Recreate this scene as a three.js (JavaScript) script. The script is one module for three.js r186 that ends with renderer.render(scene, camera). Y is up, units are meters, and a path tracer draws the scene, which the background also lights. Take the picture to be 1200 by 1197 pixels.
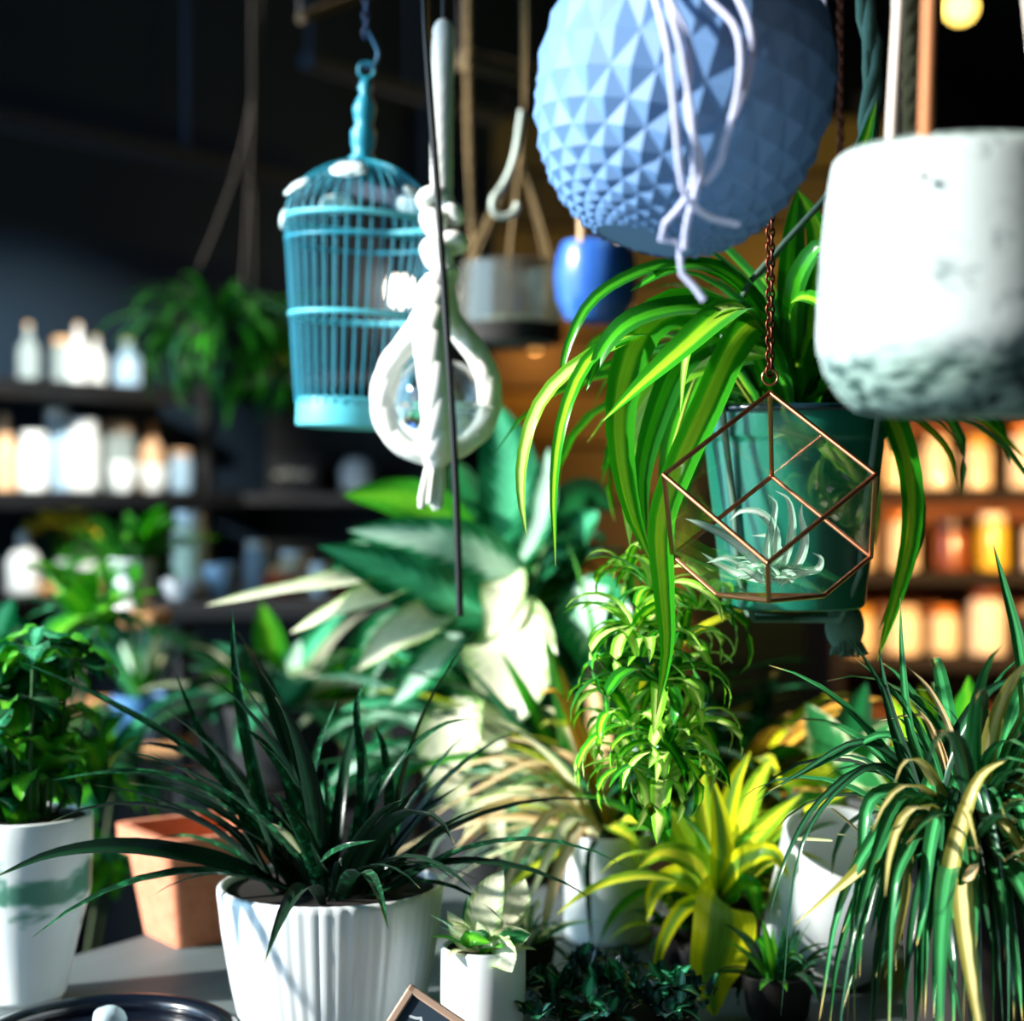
import * as THREE from 'three';
import { mergeGeometries, mergeVertices } from 'three/addons/utils/BufferGeometryUtils.js';
import { RoundedBoxGeometry } from 'three/addons/geometries/RoundedBoxGeometry.js';
import { ImprovedNoise } from 'three/addons/math/ImprovedNoise.js';

// ---------------------------------------------------------------- camera, sky, sun, exposure
const scene = new THREE.Scene();
const renderer = new THREE.WebGLRenderer({ antialias: true });
renderer.toneMapping = THREE.LinearToneMapping;
renderer.toneMappingExposure = 1.65;
renderer.shadowMap.enabled = true;
const FOV = 32, EYE = 1.45, PITCH = -0.01126, FPX = 598.5 / Math.tan(FOV * Math.PI / 360);
const camera = new THREE.PerspectiveCamera(FOV, 1200 / 1197, 0.05, 60);
camera.position.set(0, EYE, 0);
camera.rotation.x = PITCH;
camera.focus = 1.27;
camera.userData.fStop = 3.3;
scene.add(camera);
camera.updateMatrixWorld();
{ // daylight outside the shop window: a plain hazy sky, the same all the way round
  const w = 16, h = 64, d = new Float32Array(w * h * 4);
  for (let j = 0; j < h; j++) for (let i = 0; i < w; i++) {
    const e = Math.max(0, (j + 0.5) / h * 2 - 1), k = (j * w + i) * 4;
    d[k] = 1.25 - 0.85 * e; d[k + 1] = 2.1 - 1.0 * e; d[k + 2] = 2.8 - 0.6 * e; d[k + 3] = 1;
  }
  const t = new THREE.DataTexture(d, w, h, THREE.RGBAFormat, THREE.FloatType);
  t.mapping = THREE.EquirectangularReflectionMapping; t.magFilter = THREE.LinearFilter; t.needsUpdate = true;
  scene.background = t;
}
const sun = new THREE.DirectionalLight(0xfffbf2, 7.5);
const SUNDIR = new THREE.Vector3(-0.95, 0.43, 0.26);
sun.position.copy(SUNDIR).multiplyScalar(8).add(new THREE.Vector3(0, 1.3, -1.5));
sun.target.position.set(0, 1.3, -1.5);
sun.castShadow = true; sun.shadow.radius = 5;
Object.assign(sun.shadow.camera, { left: -3, right: 3, top: 3, bottom: -3, near: 0.5, far: 20 });
scene.add(sun, sun.target);

// ---------------------------------------------------------------- helpers
let seedState = 7;
function rng(seed) { let s = seed >>> 0; return () => { s = (s + 0x6d2b79f5) | 0; let t = Math.imul(s ^ (s >>> 15), 1 | s); t = (t + Math.imul(t ^ (t >>> 7), 61 | t)) ^ t; return ((t ^ (t >>> 14)) >>> 0) / 4294967296; }; }
const rand = rng(11);
const rr = (a, b, r = rand) => a + (b - a) * r();
const noise3 = new ImprovedNoise();
const fbm = (x, y, z = 0, o = 4) => { let s = 0, a = 0.5; for (let i = 0; i < o; i++) { s += a * noise3.noise(x, y, z + i * 7.3); x *= 2.03; y *= 2.03; z *= 2.03; a *= 0.5; } return s; };
const V = (x, y, z) => new THREE.Vector3(x, y, z);
const cp = Math.cos(PITCH), sp = Math.sin(PITCH);
// a place in the room seen at (x, y) of the photo and d metres ahead of the eye
function P(x, y, d) { const X = (x - 600) / FPX * d, Y = (598.5 - y) / FPX * d; return V(X, EYE + Y * cp + d * sp, Y * sp - d * cp); }
const M = (px, d) => px / FPX * d; // pixels to metres at a distance
// the shop's own axes: u along the shelf wall, n out of it
const TH = Math.atan2(0.829, 0.559), U = V(Math.cos(TH), 0, -Math.sin(TH)), N = V(Math.sin(TH), 0, Math.cos(TH)), W0 = V(-1.15, 0, -4);
const R = (u, y, n) => W0.clone().addScaledVector(U, u).addScaledVector(N, n).setY(y);
const uAt = (x, n) => { const k = (x - 600) / FPX; return (k * (4 - N.z * n) + 1.15 - N.x * n) / (U.x + k * U.z); };
const depthAt = (u, n) => -R(u, 0, n).z;

const counts = {};
function numbered(name) { const k = counts[name] = (counts[name] ?? -1) + 1; return k ? name + '_' + String(k).padStart(3, '0') : name; }
function tag(o, label, category, group, kind) { if (label) o.userData.label = label; if (category) o.userData.category = category; if (group) o.userData.group = group; if (kind) o.userData.kind = kind; return o; }
function thing(name, label, category, pos, group) { const o = new THREE.Group(); o.name = numbered(name); o.position.copy(pos); scene.add(o); return tag(o, label, category, group); }
function mesh(name, geo, mat, parent = scene) {
  const m = new THREE.Mesh(geo, mat); m.castShadow = m.receiveShadow = true;
  if (parent === scene) m.name = numbered(name);
  else { const k = parent.userData._n ??= {}; k[name] = (k[name] ?? -1) + 1; m.name = k[name] ? name + '_' + String(k[name]).padStart(3, '0') : name; }
  parent.add(m); return m;
}
function sub(name, parent) { const g = new THREE.Group(); const k = parent.userData._n ??= {}; k[name] = (k[name] ?? -1) + 1; g.name = k[name] ? name + '_' + String(k[name]).padStart(3, '0') : name; parent.add(g); return g; }
const struct = (name, geo, mat) => tag(mesh(name, geo, mat), null, null, null, 'structure');
const merge = (l) => mergeGeometries(l.map((g) => { g = g.index ? g.toNonIndexed() : g; for (const k of Object.keys(g.attributes)) if (!['position', 'normal', 'uv'].includes(k)) g.deleteAttribute(k); return g; }));
const tube = (pts, r, seg = 24, rad = 8) => new THREE.TubeGeometry(new THREE.CatmullRomCurve3(pts), seg, r, rad, false);
function bar(a, b, r, rad = 8) { const d = b.clone().sub(a), g = new THREE.CylinderGeometry(r, r, d.length(), rad); g.applyQuaternion(new THREE.Quaternion().setFromUnitVectors(V(0, 1, 0), d.normalize())); g.translate((a.x + b.x) / 2, (a.y + b.y) / 2, (a.z + b.z) / 2); return g; }
const lathe = (pts, seg = 48) => new THREE.LatheGeometry(pts.map(([r, y]) => new THREE.Vector2(r, y)), seg);
// three strands laid round each other along a path
function rope(pts, r, turns, seg = 60, strands = 3, lay = 0.46) {
  const c = new THREE.CatmullRomCurve3(pts), f = c.computeFrenetFrames(seg), out = [];
  for (let s = 0; s < strands; s++) {
    const q = [];
    for (let i = 0; i <= seg; i++) { const t = i / seg, a = (s / strands + t * turns) * Math.PI * 2; q.push(c.getPointAt(t).addScaledVector(f.normals[i], Math.cos(a) * r * lay).addScaledVector(f.binormals[i], Math.sin(a) * r * lay)); }
    out.push(tube(q, r * (1.04 - lay), seg, 8));
  }
  return merge(out);
}
// ---------------------------------------------------------------- materials
const C = (h) => new THREE.Color(h);
function tex(w, h, fn) {
  const d = new Uint8Array(w * h * 4);
  for (let j = 0; j < h; j++) for (let i = 0; i < w; i++) { const c = fn((i + 0.5) / w, (j + 0.5) / h), k = (j * w + i) * 4; for (let q = 0; q < 3; q++) d[k + q] = Math.max(0, Math.min(255, c[q] * 255)); d[k + 3] = 255; }
  const t = new THREE.DataTexture(d, w, h); t.magFilter = THREE.LinearFilter; t.minFilter = THREE.LinearFilter; t.wrapS = t.wrapT = THREE.RepeatWrapping; t.colorSpace = THREE.SRGBColorSpace; t.needsUpdate = true; return t;
}
const hex = (h) => [(h >> 16 & 255) / 255, (h >> 8 & 255) / 255, (h & 255) / 255];
const mix = (a, b, t) => { t = Math.max(0, Math.min(1, t)); return a.map((v, i) => v + (b[i] - v) * t); };
const smooth = (a, b, x) => { const t = Math.max(0, Math.min(1, (x - a) / (b - a))); return t * t * (3 - 2 * t); };
const std = (color, roughness = 0.6, o = {}) => new THREE.MeshStandardMaterial({ color, roughness, ...o });
const phys = (color, roughness, o = {}) => new THREE.MeshPhysicalMaterial({ color, roughness, ...o });
const leafMat = (map, o = {}) => new THREE.MeshPhysicalMaterial({ map, color: 0xffffff, roughness: 0.92, specularIntensity: 0.25, transmission: 0.3, thickness: 0, clearcoat: 0.2, clearcoatRoughness: 0.22, side: THREE.DoubleSide, ...o });
function stripeTex(edge, centre, o = {}) { // blade: u across, v from base to tip
  const { width = 0.3, lines = 0.25, tip = null, tipAt = 0.9, bands = 0, band = edge, base = null } = o, e = hex(edge), c = hex(centre), t = tip && hex(tip), b = hex(band), bs = base && hex(base);
  return tex(32, 128, (u, v) => {
    const s = Math.abs(u - 0.5) * 2;
    let k = mix(c, e, smooth(width * 0.7, width * 1.5, s));
    k = k.map((x) => x * (1 + lines * fbm(u * 24, v * 1.5, edge % 97)));
    if (bands) k = mix(k, b, smooth(0.02, 0.3, fbm(u * 2, v * bands, 3.7)) * 0.8);
    if (bs) k = mix(bs, k, smooth(0.0, 0.22, v));
    if (t) k = mix(k, t, smooth(tipAt - 0.05, tipAt + 0.05, v + 0.05 * fbm(u * 8, 1)));
    return k;
  });
}
function ovalTex(margin, centre, o = {}) { // broad leaf with feathered pale centre
  const { width = 0.6, veins = 11 } = o, e = hex(margin), c = hex(centre);
  return tex(64, 128, (u, v) => {
    const s = Math.abs(u - 0.5) * 2, f = fbm(u * 6, v * 9, margin % 31);
    const feather = 0.16 * Math.sin((v - s * 0.28) * veins * 6.28) + 0.5 * f;
    let k = mix(c, e, smooth(width - 0.18, width + 0.2, s + feather * 0.7));
    if (s < 0.06) k = mix(k, c, 0.7);
    return k.map((x) => x * (1 + 0.15 * f));
  });
}
const L = {
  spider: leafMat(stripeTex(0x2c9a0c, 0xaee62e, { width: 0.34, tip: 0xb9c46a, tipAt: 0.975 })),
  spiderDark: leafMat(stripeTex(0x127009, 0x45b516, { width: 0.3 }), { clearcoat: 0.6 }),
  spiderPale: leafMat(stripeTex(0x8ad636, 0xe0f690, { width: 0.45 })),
  strap: leafMat(stripeTex(0x0b3b22, 0x0e4a28, { bands: 26, band: 0x2f9a5c }), { transmission: 0.12, clearcoat: 0.3 }),
  strapPlain: leafMat(stripeTex(0x08291a, 0x0d3f22, { tip: 0xb9b07a, tipAt: 0.96 }), { transmission: 0.1, clearcoat: 0.3 }),
  silver: leafMat(ovalTex(0x17804a, 0xcdf2dc, { width: 0.55 }), { clearcoat: 0.25 }),
  teal: leafMat(ovalTex(0x07683c, 0x56c492, { width: 0.45 }), { clearcoat: 0.3 }),
  cream: leafMat(ovalTex(0x9fc47a, 0xf6f7d8, { width: 0.8 })),
  green: leafMat(ovalTex(0x2f8f10, 0x62b51c, { width: 0.4 })),
  deep: leafMat(ovalTex(0x06401c, 0x0c6a34, { width: 0.4 }), { clearcoat: 0.25 }),
  tan: leafMat(stripeTex(0xdcb680, 0xf1e2b4, { width: 0.4 })),
  rust: leafMat(stripeTex(0xb9812a, 0xe8b93a, { width: 0.4 })),
  creamStrap: leafMat(stripeTex(0x9fb86a, 0xf3f0c4, { width: 0.6 })),
  yellow: leafMat(stripeTex(0xe8ea18, 0x79a83a, { width: 0.35 })),
  yellow2: leafMat(stripeTex(0x86b41c, 0xf0ee3c, { width: 0.4 })),
  grass: leafMat(stripeTex(0x1a6230, 0x3f9e5c, { width: 0.3, tip: 0xc9b26a, tipAt: 0.93 }), { transmission: 0.15, clearcoat: 0.7, clearcoatRoughness: 0.25 }),
  grassDark: leafMat(stripeTex(0x0c2f1c, 0x1c5a34, { width: 0.4 }), { transmission: 0.1, clearcoat: 0.8, clearcoatRoughness: 0.25 }),
  grassTan: leafMat(stripeTex(0x8d8a3c, 0xd8c98a, { width: 0.4, base: 0x3f7a32 })),
  lime: leafMat(ovalTex(0x8fc414, 0xc8ea2c, { width: 0.5 })),
  creamEdge: leafMat(ovalTex(0xe9eec0, 0x2f8a4c, { width: 0.72, veins: 3 })),
  darkSmall: leafMat(ovalTex(0x0c2a26, 0x1e5a52, { width: 0.4 }), { transmission: 0.1, clearcoat: 1, clearcoatRoughness: 0.2 }),
  fern: leafMat(stripeTex(0x14560e, 0x2f8a16, { width: 0.4 })),
  air: leafMat(stripeTex(0x9fcdb4, 0xe4f4e8, { width: 0.4, lines: 0.1 }), { clearcoat: 0.1 }),
};
const soilMat = std(0x1a120c, 0.95);
const whiteGlaze = phys(0xe9f0f2, 0.35, { clearcoat: 0.5, clearcoatRoughness: 0.2 });
const whiteMatte = std(0xe6ecee, 0.6);
const copper = std(0xc9805c, 0.28, { metalness: 1 });
const copperDark = std(0x6a3a2a, 0.35, { metalness: 1 });
const glass = phys(0xffffff, 0.02, { transmission: 1, thickness: 0, ior: 1.8 });
const blackMetal = std(0x0b0d12, 0.5, { metalness: 0.3 });
const darkWood = std(0x0a0503, 0.85);
const tanWood = std(0x8a6136, 0.6);
const cottonMat = std(0xf0efe8, 0.9);
const jute = std(0x7a6340, 0.95);
const navy = std(0x0c1a2c, 0.75);

// ---------------------------------------------------------------- leaves
const PROFILE = {
  strap: (t) => Math.min(1, 0.55 + t * 2.2) * Math.pow(1 - Math.pow(t, 3.2), 0.85),
  lance: (t) => Math.min(1, 0.35 + t * 2.2) * (1 - Math.pow(t, 2.2)),
  oval: (t) => Math.pow(Math.sin(Math.PI * Math.pow(Math.min(1, 0.02 + t * 0.98), 0.8)), 0.8),
  blunt: (t) => Math.min(1, 0.6 + t) * (t > 0.97 ? 0.75 : 1),
};
// ribbon along pts; `face` is where its upper side looks; fold lifts the margins
function leafGeo(pts, w, { profile = 'strap', face = V(0, 0.6, 0.8), fold = 0.25, segs = 12, cols = 3, twist = 0, wave = 0 } = {}) {
  const c = new THREE.CatmullRomCurve3(pts), pos = [], uv = [], idx = [], prof = PROFILE[profile];
  for (let i = 0; i <= segs; i++) {
    const t = i / segs, p = c.getPoint(t), T = c.getTangent(t), S = T.clone().cross(face);
    if (S.lengthSq() < 1e-4) S.copy(T.clone().cross(V(0.3, 0.2, 1)));
    S.normalize(); if (twist) S.applyAxisAngle(T, twist * t);
    const Nn = S.clone().cross(T).normalize(), h = w * 0.5 * Math.max(0.015, prof(t));
    for (let j = 0; j < cols; j++) {
      const s = j / (cols - 1) * 2 - 1, q = p.clone().addScaledVector(S, s * h).addScaledVector(Nn, fold * h * s * s + (wave ? wave * h * Math.sin(t * 14 + s * 2) * Math.abs(s) : 0));
      pos.push(q.x, q.y, q.z); uv.push(j / (cols - 1), t);
    }
  }
  for (let i = 0; i < segs; i++) for (let j = 0; j < cols - 1; j++) { const a = i * cols + j, b = a + cols; idx.push(a, a + 1, b, a + 1, b + 1, b); }
  const g = new THREE.BufferGeometry();
  g.setAttribute('position', new THREE.Float32BufferAttribute(pos, 3)); g.setAttribute('uv', new THREE.Float32BufferAttribute(uv, 2)); g.setIndex(idx); g.computeVertexNormals();
  return g;
}
// one leaf given by where it runs: [x, y, d] of the photo, width in pixels
function placedLeaf(plant, pts, wpx, mat, o = {}) {
  const w = pts.map(([x, y, d]) => P(x, y, d).sub(plant.position)), dm = pts.reduce((s, p) => s + p[2], 0) / pts.length;
  return mesh('leaf', leafGeo(w, M(wpx, dm), { cols: wpx > 18 ? 5 : 3, ...o }), mat, plant);
}
function archGeo(e0, droop, w, o = {}) { // unit-long leaf leaving the origin along +x
  const pts = [V(0, 0, 0)], n = 7; let x = 0, y = 0;
  for (let i = 0; i < n; i++) { const t = (i + 0.5) / n, a = e0 - droop * Math.pow(t, 1.25); x += Math.cos(a) / n; y += Math.sin(a) / n; pts.push(V(x, y, 0)); }
  return leafGeo(pts, w, { face: V(-0.25, 1, 0), segs: 8, ...o });
}
function rosette(plant, at, o) {
  const { n, len, elev, droop, w, mats, seed = 1, spread = 0.01, az = [0, Math.PI * 2], name = 'leaf' } = o, r = rng(seed), K = o.variants ?? 7, geos = [];
  for (let k = 0; k < K; k++) { const t = k / (K - 1); geos.push(archGeo(elev[0] + (elev[1] - elev[0]) * t, droop[0] + (droop[1] - droop[0]) * r(), w[0] + (w[1] - w[0]) * r(), { profile: o.profile ?? 'strap', fold: o.fold ?? 0.3, wave: o.wave ?? 0, cols: o.cols ?? 3, segs: o.segs ?? 8 })); }
  for (let i = 0; i < n; i++) {
    const m = mesh(name, geos[Math.floor(r() * K)], mats[Math.floor(r() * mats.length)], plant), a = az[0] + (az[1] - az[0]) * r(), l = len[0] + (len[1] - len[0]) * r();
    m.position.set(at.x + Math.cos(a) * spread * r(), at.y, at.z - Math.sin(a) * spread * r()); m.rotation.set((r() - 0.5) * 0.5, a, (r() - 0.5) * 0.3, 'YXZ'); m.scale.setScalar(l);
  }
}
// pot as a lathe with wall thickness; returns its mesh. profile: outer [r, y] from the foot up
function potGeo(outer, wall = 0.004, seg = 56) {
  const top = outer[outer.length - 1], inner = [[top[0] - wall * 0.5, top[1] + wall * 0.4], [top[0] - wall, top[1]]];
  for (let i = outer.length - 2; i >= 0; i--) inner.push([Math.max(0.0005, outer[i][0] - wall), Math.max(outer[i][1], outer[0][1] + wall)]);
  return lathe([[0.0005, outer[0][1]], ...outer, ...inner, [0.0005, outer[0][1] + wall]], seg);
}
const soilDisc = (r, y) => { const g = new THREE.CylinderGeometry(r, r * 0.97, 0.012, 32, 1); g.translate(0, y, 0); return g; };

// ---------------------------------------------------------------- the room
const box = (u0, u1, y0, y1, n0, n1, rad = 0) => { const g = rad ? new RoundedBoxGeometry(u1 - u0, y1 - y0, n1 - n0, 2, rad) : new THREE.BoxGeometry(u1 - u0, y1 - y0, n1 - n0); g.rotateY(TH); const c = R((u0 + u1) / 2, (y0 + y1) / 2, (n0 + n1) / 2); g.translate(c.x, c.y, c.z); return g; };
const wallTex = tex(128, 128, (u, v) => hex(0x0a2438).map((x) => x * (1 + 0.25 * fbm(u * 8, v * 8, 2))));
const wallMat = std(0xffffff, 0.97, { map: wallTex });
const plainWall = std(0x0c1624, 0.97), ceilMat = std(0x0a1728, 0.97), floorMat = std(0x1c1a18, 0.7);
const U0 = -4.3, U1 = 7.5, N1 = 6, CEIL = 3.6;
struct('floor', box(U0 - 0.2, U1 + 0.2, -0.15, 0, -0.2, N1 + 0.2), floorMat);
struct('ceiling', box(U0 - 0.2, U1 + 0.2, CEIL, CEIL + 0.15, -0.2, N1 + 0.2), ceilMat);
struct('wall_left', merge([box(-1.5, U1 + 0.2, 0, CEIL, -0.2, 0), box(U0 - 0.2, -1.5, 0, 0.35, -0.2, 0), box(U0 - 0.2, -1.5, 3.45, CEIL, -0.2, 0)]), wallMat);
struct('wall_far', box(U1, U1 + 0.2, 0, CEIL, 0, N1), plainWall);
struct('wall_right', box(U0 - 0.2, U1 + 0.2, 0, CEIL, N1, N1 + 0.2), plainWall);
struct('wall_front', merge([box(U0 - 0.2, U0, 0, 0.35, 0, N1), box(U0 - 0.2, U0, 3.45, CEIL, 0, N1), box(U0 - 0.16, U0 - 0.12, 0.35, 3.45, -0.16, -0.12), box(U0 - 0.2, U0, 0.35, 3.45, 1.5, N1)]), plainWall);
struct('window_1', merge([box(U0 - 0.14, U0 - 0.08, 0.35, 0.41, -0.12, 1.5), box(U0 - 0.14, U0 - 0.08, 3.39, 3.45, -0.12, 1.5), ...[1.45].map((n) => box(U0 - 0.14, U0 - 0.08, 0.35, 3.45, n, n + 0.05))]), blackMetal);
struct('window_2', merge([box(U0, -1.5, 0.35, 0.41, -0.14, -0.08), box(U0, -1.5, 3.39, 3.45, -0.14, -0.08), ...[-1.55].map((u) => box(u, u + 0.05, 0.35, 3.45, -0.14, -0.08))]), blackMetal);

// the table everything stands on
const TOP = EYE - 0.43;
const tableMat = std(0x687476, 0.6, { map: tex(128, 128, (u, v) => { const k = 0.85 + 0.25 * fbm(u * 6, v * 40, 1); return [k, k, k]; }) });
{
  const t = thing('display_table', 'long pale grey table carrying the potted plants', 'table', R(-1.6, 0, 2.8));
  const place = (g) => { const p = t.position; return g.translate(-p.x, -p.y, -p.z); };
  mesh('tabletop', place(box(-3.1, -0.3, TOP - 0.04, TOP, 1.93, 3.5, 0.008)), tableMat, t);
  for (const [u, n] of [[-3, 2.03], [-0.4, 2.03], [-3, 3.4], [-0.4, 3.4]]) mesh('leg', place(box(u - 0.03, u + 0.03, 0, TOP - 0.04, n - 0.03, n + 0.03, 0.005)), blackMetal, t);
}
const onTable = (x, d) => P(x, 575, d).setY(TOP);

// ---------------------------------------------------------------- blue faceted hanging planter
{
  const c = P(795, 128, 1.08), Rw = M(171, 1.08);
  const t = thing('hanging_planter', 'pale blue hanging planter with a faceted diamond surface, tilted on its cords', 'planter', c);
  const rows = 15, cols = 19;
  const arc = []; // outline from the rim down to the foot: widest a third of the way down, round below
  for (let i = 0; i <= 200; i++) { const a = 0.62 - i / 200 * (0.62 + 1.3); arc.push([Rw * (a > 0 ? 1 - 0.16 * Math.pow(a / 0.62, 2) : Math.pow(Math.cos(a), 0.82)), Rw * (a > 0 ? 0.28 + a * 0.9 : 0.28 + 1.27 * Math.sin(a))]); }
  const hs = [0]; for (let j = 0; j < rows; j++) hs.push(hs[j] + Math.pow(0.875, j)); // rows get lower towards the foot
  const sAt = (j) => hs[j] / hs[rows];
  const prof = (q) => { const f = q * 200, i = Math.min(199, Math.floor(f)), t = f - i; return [arc[i][0] + (arc[i + 1][0] - arc[i][0]) * t, arc[i][1] + (arc[i + 1][1] - arc[i][1]) * t]; };
  const pt = (j, i) => { const [r, y] = prof(sAt(j)), a = i / cols * Math.PI * 2; return V(Math.cos(a) * r, y, Math.sin(a) * r); };
  const pos = [], tri = (a, b, d) => pos.push(a.x, a.y, a.z, b.x, b.y, b.z, d.x, d.y, d.z);
  for (let j = 0; j <= rows; j++) for (let i = 0; i < cols; i++) {
    const o = (j % 2) * 0.5, l = pt(j, i + o - 0.5), r = pt(j, i + o + 0.5), up = j > 0 ? pt(j - 1, i + o) : null, dn = j < rows ? pt(j + 1, i + o) : null;
    const m = pt(j, i + o), wide = l.distanceTo(r), m2 = m.clone().add(V(m.x, Math.min(0, m.y - Rw * 0.28) * 0.8, m.z).normalize().multiplyScalar(wide * 0.15 * Math.min(1, 0.25 + j * 0.15)));
    if (j === 0) { tri(l, m2, dn); tri(m2, r, dn); tri(l, r, m2); continue; }
    if (up) { tri(l, up, m2); tri(up, r, m2); }
    if (dn) { tri(l, m2, dn); tri(m2, r, dn); }
  }
  const [rf, yf] = prof(1), [rt, yt] = prof(0);
  const bowl = new THREE.BufferGeometry(); bowl.setAttribute('position', new THREE.Float32BufferAttribute(pos, 3)); bowl.setAttribute('uv', new THREE.Float32BufferAttribute(new Float32Array(pos.length / 3 * 2), 2)); bowl.computeVertexNormals();
  const inner = lathe([[rt * 1.0, yt], [rt * 0.96, yt + 0.001], [rt * 0.94, yt - 0.004], [Rw * 0.93, Rw * 0.3], [Rw * 0.6, Rw * -0.45], [0.001, Rw * -0.65]], 40), foot = lathe([[0.0005, yf], [rf, yf], [rf * 1.02, yf + 0.001]], 40);
  const blue = std(0x5a80ae, 0.6, { side: THREE.DoubleSide });
  const tilt = new THREE.Euler(0.0, 0.35, -0.27);
  const b = mesh('bowl', merge([bowl, inner, foot]), blue, t); b.rotation.copy(tilt);
  const holeAt = [];
  for (const a of [-0.1 + Math.PI, 0.12, 1.75]) { const q = V(Math.cos(a) * Rw * 0.93, Rw * 0.7, Math.sin(a) * Rw * 0.93); const h = mesh('cord_hole', new THREE.SphereGeometry(0.004, 12, 8).scale(0.5, 1.6, 1).rotateY(-a).translate(q.x, q.y, q.z), std(0x11142a, 0.9), b); holeAt.push(q.applyEuler(tilt)); }
  const knot = V(0.01, 0.42, -0.01), cordMat = std(0xb9bddc, 0.9);
  for (const q of holeAt) mesh('hanging_cord', tube([q.clone(), q.clone().multiplyScalar(1.02).add(V(0, 0.02, 0)), knot.clone().lerp(q, 0.5), knot], 0.0016, 20, 6), cordMat, t);
  mesh('hanging_cord', tube([knot, V(0.01, 0.9, -0.01), V(0.01, CEIL - c.y, -0.01)], 0.0025, 8, 6), cordMat, t);
  mesh('knot', new THREE.SphereGeometry(0.009, 14, 10).translate(knot.x, knot.y, knot.z), cordMat, t);
  // loose ends of cord that hang down over the bowl
  const e = thing('twine', 'loose pale cord ends dangling in front of the faceted blue planter', 'cord', c.clone().add(knot));
  const S = (pts) => mesh('strand', tube([V(0, -0.005, 0.008), ...pts.map(([x, y, d]) => P(x, y, d).sub(e.position))], 0.0019, 60, 7), cordMat, e);
  S([[770, -60, 0.99], [785, 0, 0.975], [804, 40, 0.97], [807, 90, 0.968], [806, 135, 0.968], [815, 165, 0.968], [822, 190, 0.97], [815, 225, 0.975], [804, 265, 0.985], [802, 292, 0.99]]);
  S([[800, -60, 0.99], [828, -5, 0.98], [862, 32, 0.97], [868, 80, 0.965], [860, 130, 0.965], [849, 165, 0.968], [842, 192, 0.97], [824, 215, 0.975]]);
  S([[830, -60, 0.99], [866, 0, 0.98], [880, 40, 0.97], [878, 80, 0.968], [870, 110, 0.965], [858, 140, 0.965]]);
  S([[760, -60, 1.0], [783, 60, 0.963], [792, 150, 0.962], [796, 195, 0.965], [803, 228, 0.97], [825, 252, 0.98], [865, 263, 0.99]]);
  S([[775, -60, 0.99], [800, 70, 0.963], [812, 150, 0.962], [812, 215, 0.975], [795, 245, 0.985], [773, 272, 0.99], [778, 285, 0.992], [798, 286, 0.992], [796, 315, 0.995], [815, 338, 0.995], [825, 352, 0.995]]);
}

// ---------------------------------------------------------------- white mottled hanging pot, right edge
{
  const d = 0.92, c = P(1122, 490, d), t = thing('hanging_planter', 'white concrete hanging pot, mottled grey green round its base, on leather cords', 'planter', c);
  const k = M(1, d), R0 = 150 * k;
  const prof = [[92, 2], [118, 8], [138, 26], [154, 52], [162, 80], [163, 100], [159, 180], [152, 250], [147, 285], [144, 298], [141, 303]].map(([r, y]) => [r * k, y * k]);
  const g = potGeo(prof, 0.007, 72);
  const map = tex(512, 256, (u, v) => {
    const n = fbm(u * 14, v * 9, 1) + 0.6 * fbm(u * 50, v * 34, 4), b = 1 - smooth(0.14, 0.31, v + 0.07 * n + 0.06 * fbm(u * 9, 3, 5));
    let q = mix(hex(0xb8c4c4), hex(0x7c8c8c), smooth(0.05, 0.5, n));
    q = mix(q, mix(hex(0x8fa89e), hex(0x1c3832), smooth(-0.25, 0.35, n + fbm(u * 30, v * 30, 8))), b);
    return mix(q, hex(0x9aa29a), 0.8 * smooth(0.42, 0.5, fbm(u * 40, v * 22, 12)));
  });
  // v by height so that the mottling follows the outside of the pot
  const p = g.attributes.position, uvA = g.attributes.uv; for (let i = 0; i < p.count; i++) uvA.setY(i, Math.max(0, Math.min(1, p.getY(i) / (303 * k))));
  mesh('pot', g, std(0xffffff, 0.75, { map, bumpMap: map, bumpScale: 0.0012 }), t);
  mesh('soil', soilDisc(0.055, 0.1), soilMat, t);
  const leather = std(0xc07a4a, 0.7), pale = std(0xe8d8cc, 0.85), up = CEIL - c.y;
  const top = V(0.0, up, 0.0);
  const cord = (x, y, x2, dd, r, m) => { const a = P(x, y, dd).sub(c), b = P(x2, -20, dd).sub(c); mesh('hanging_cord', tube([a, b, top], r, 12, 7), m, t); };
  cord(1083, 232, 1092, d - 0.053, 0.0034, leather);
  cord(1040, 235, 1057, d + 0.03, 0.0028, pale); cord(1046, 235, 1052, d + 0.034, 0.0022, pale);
  cord(1226, 208, 1196, d - 0.03, 0.0026, pale);
  const hp = P(1083, 207, d - 0.0655).sub(c); mesh('cord_hole', new THREE.SphereGeometry(0.0022, 10, 8).translate(hp.x, hp.y, hp.z), std(0x3a1020, 0.9), t);
}

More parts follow.
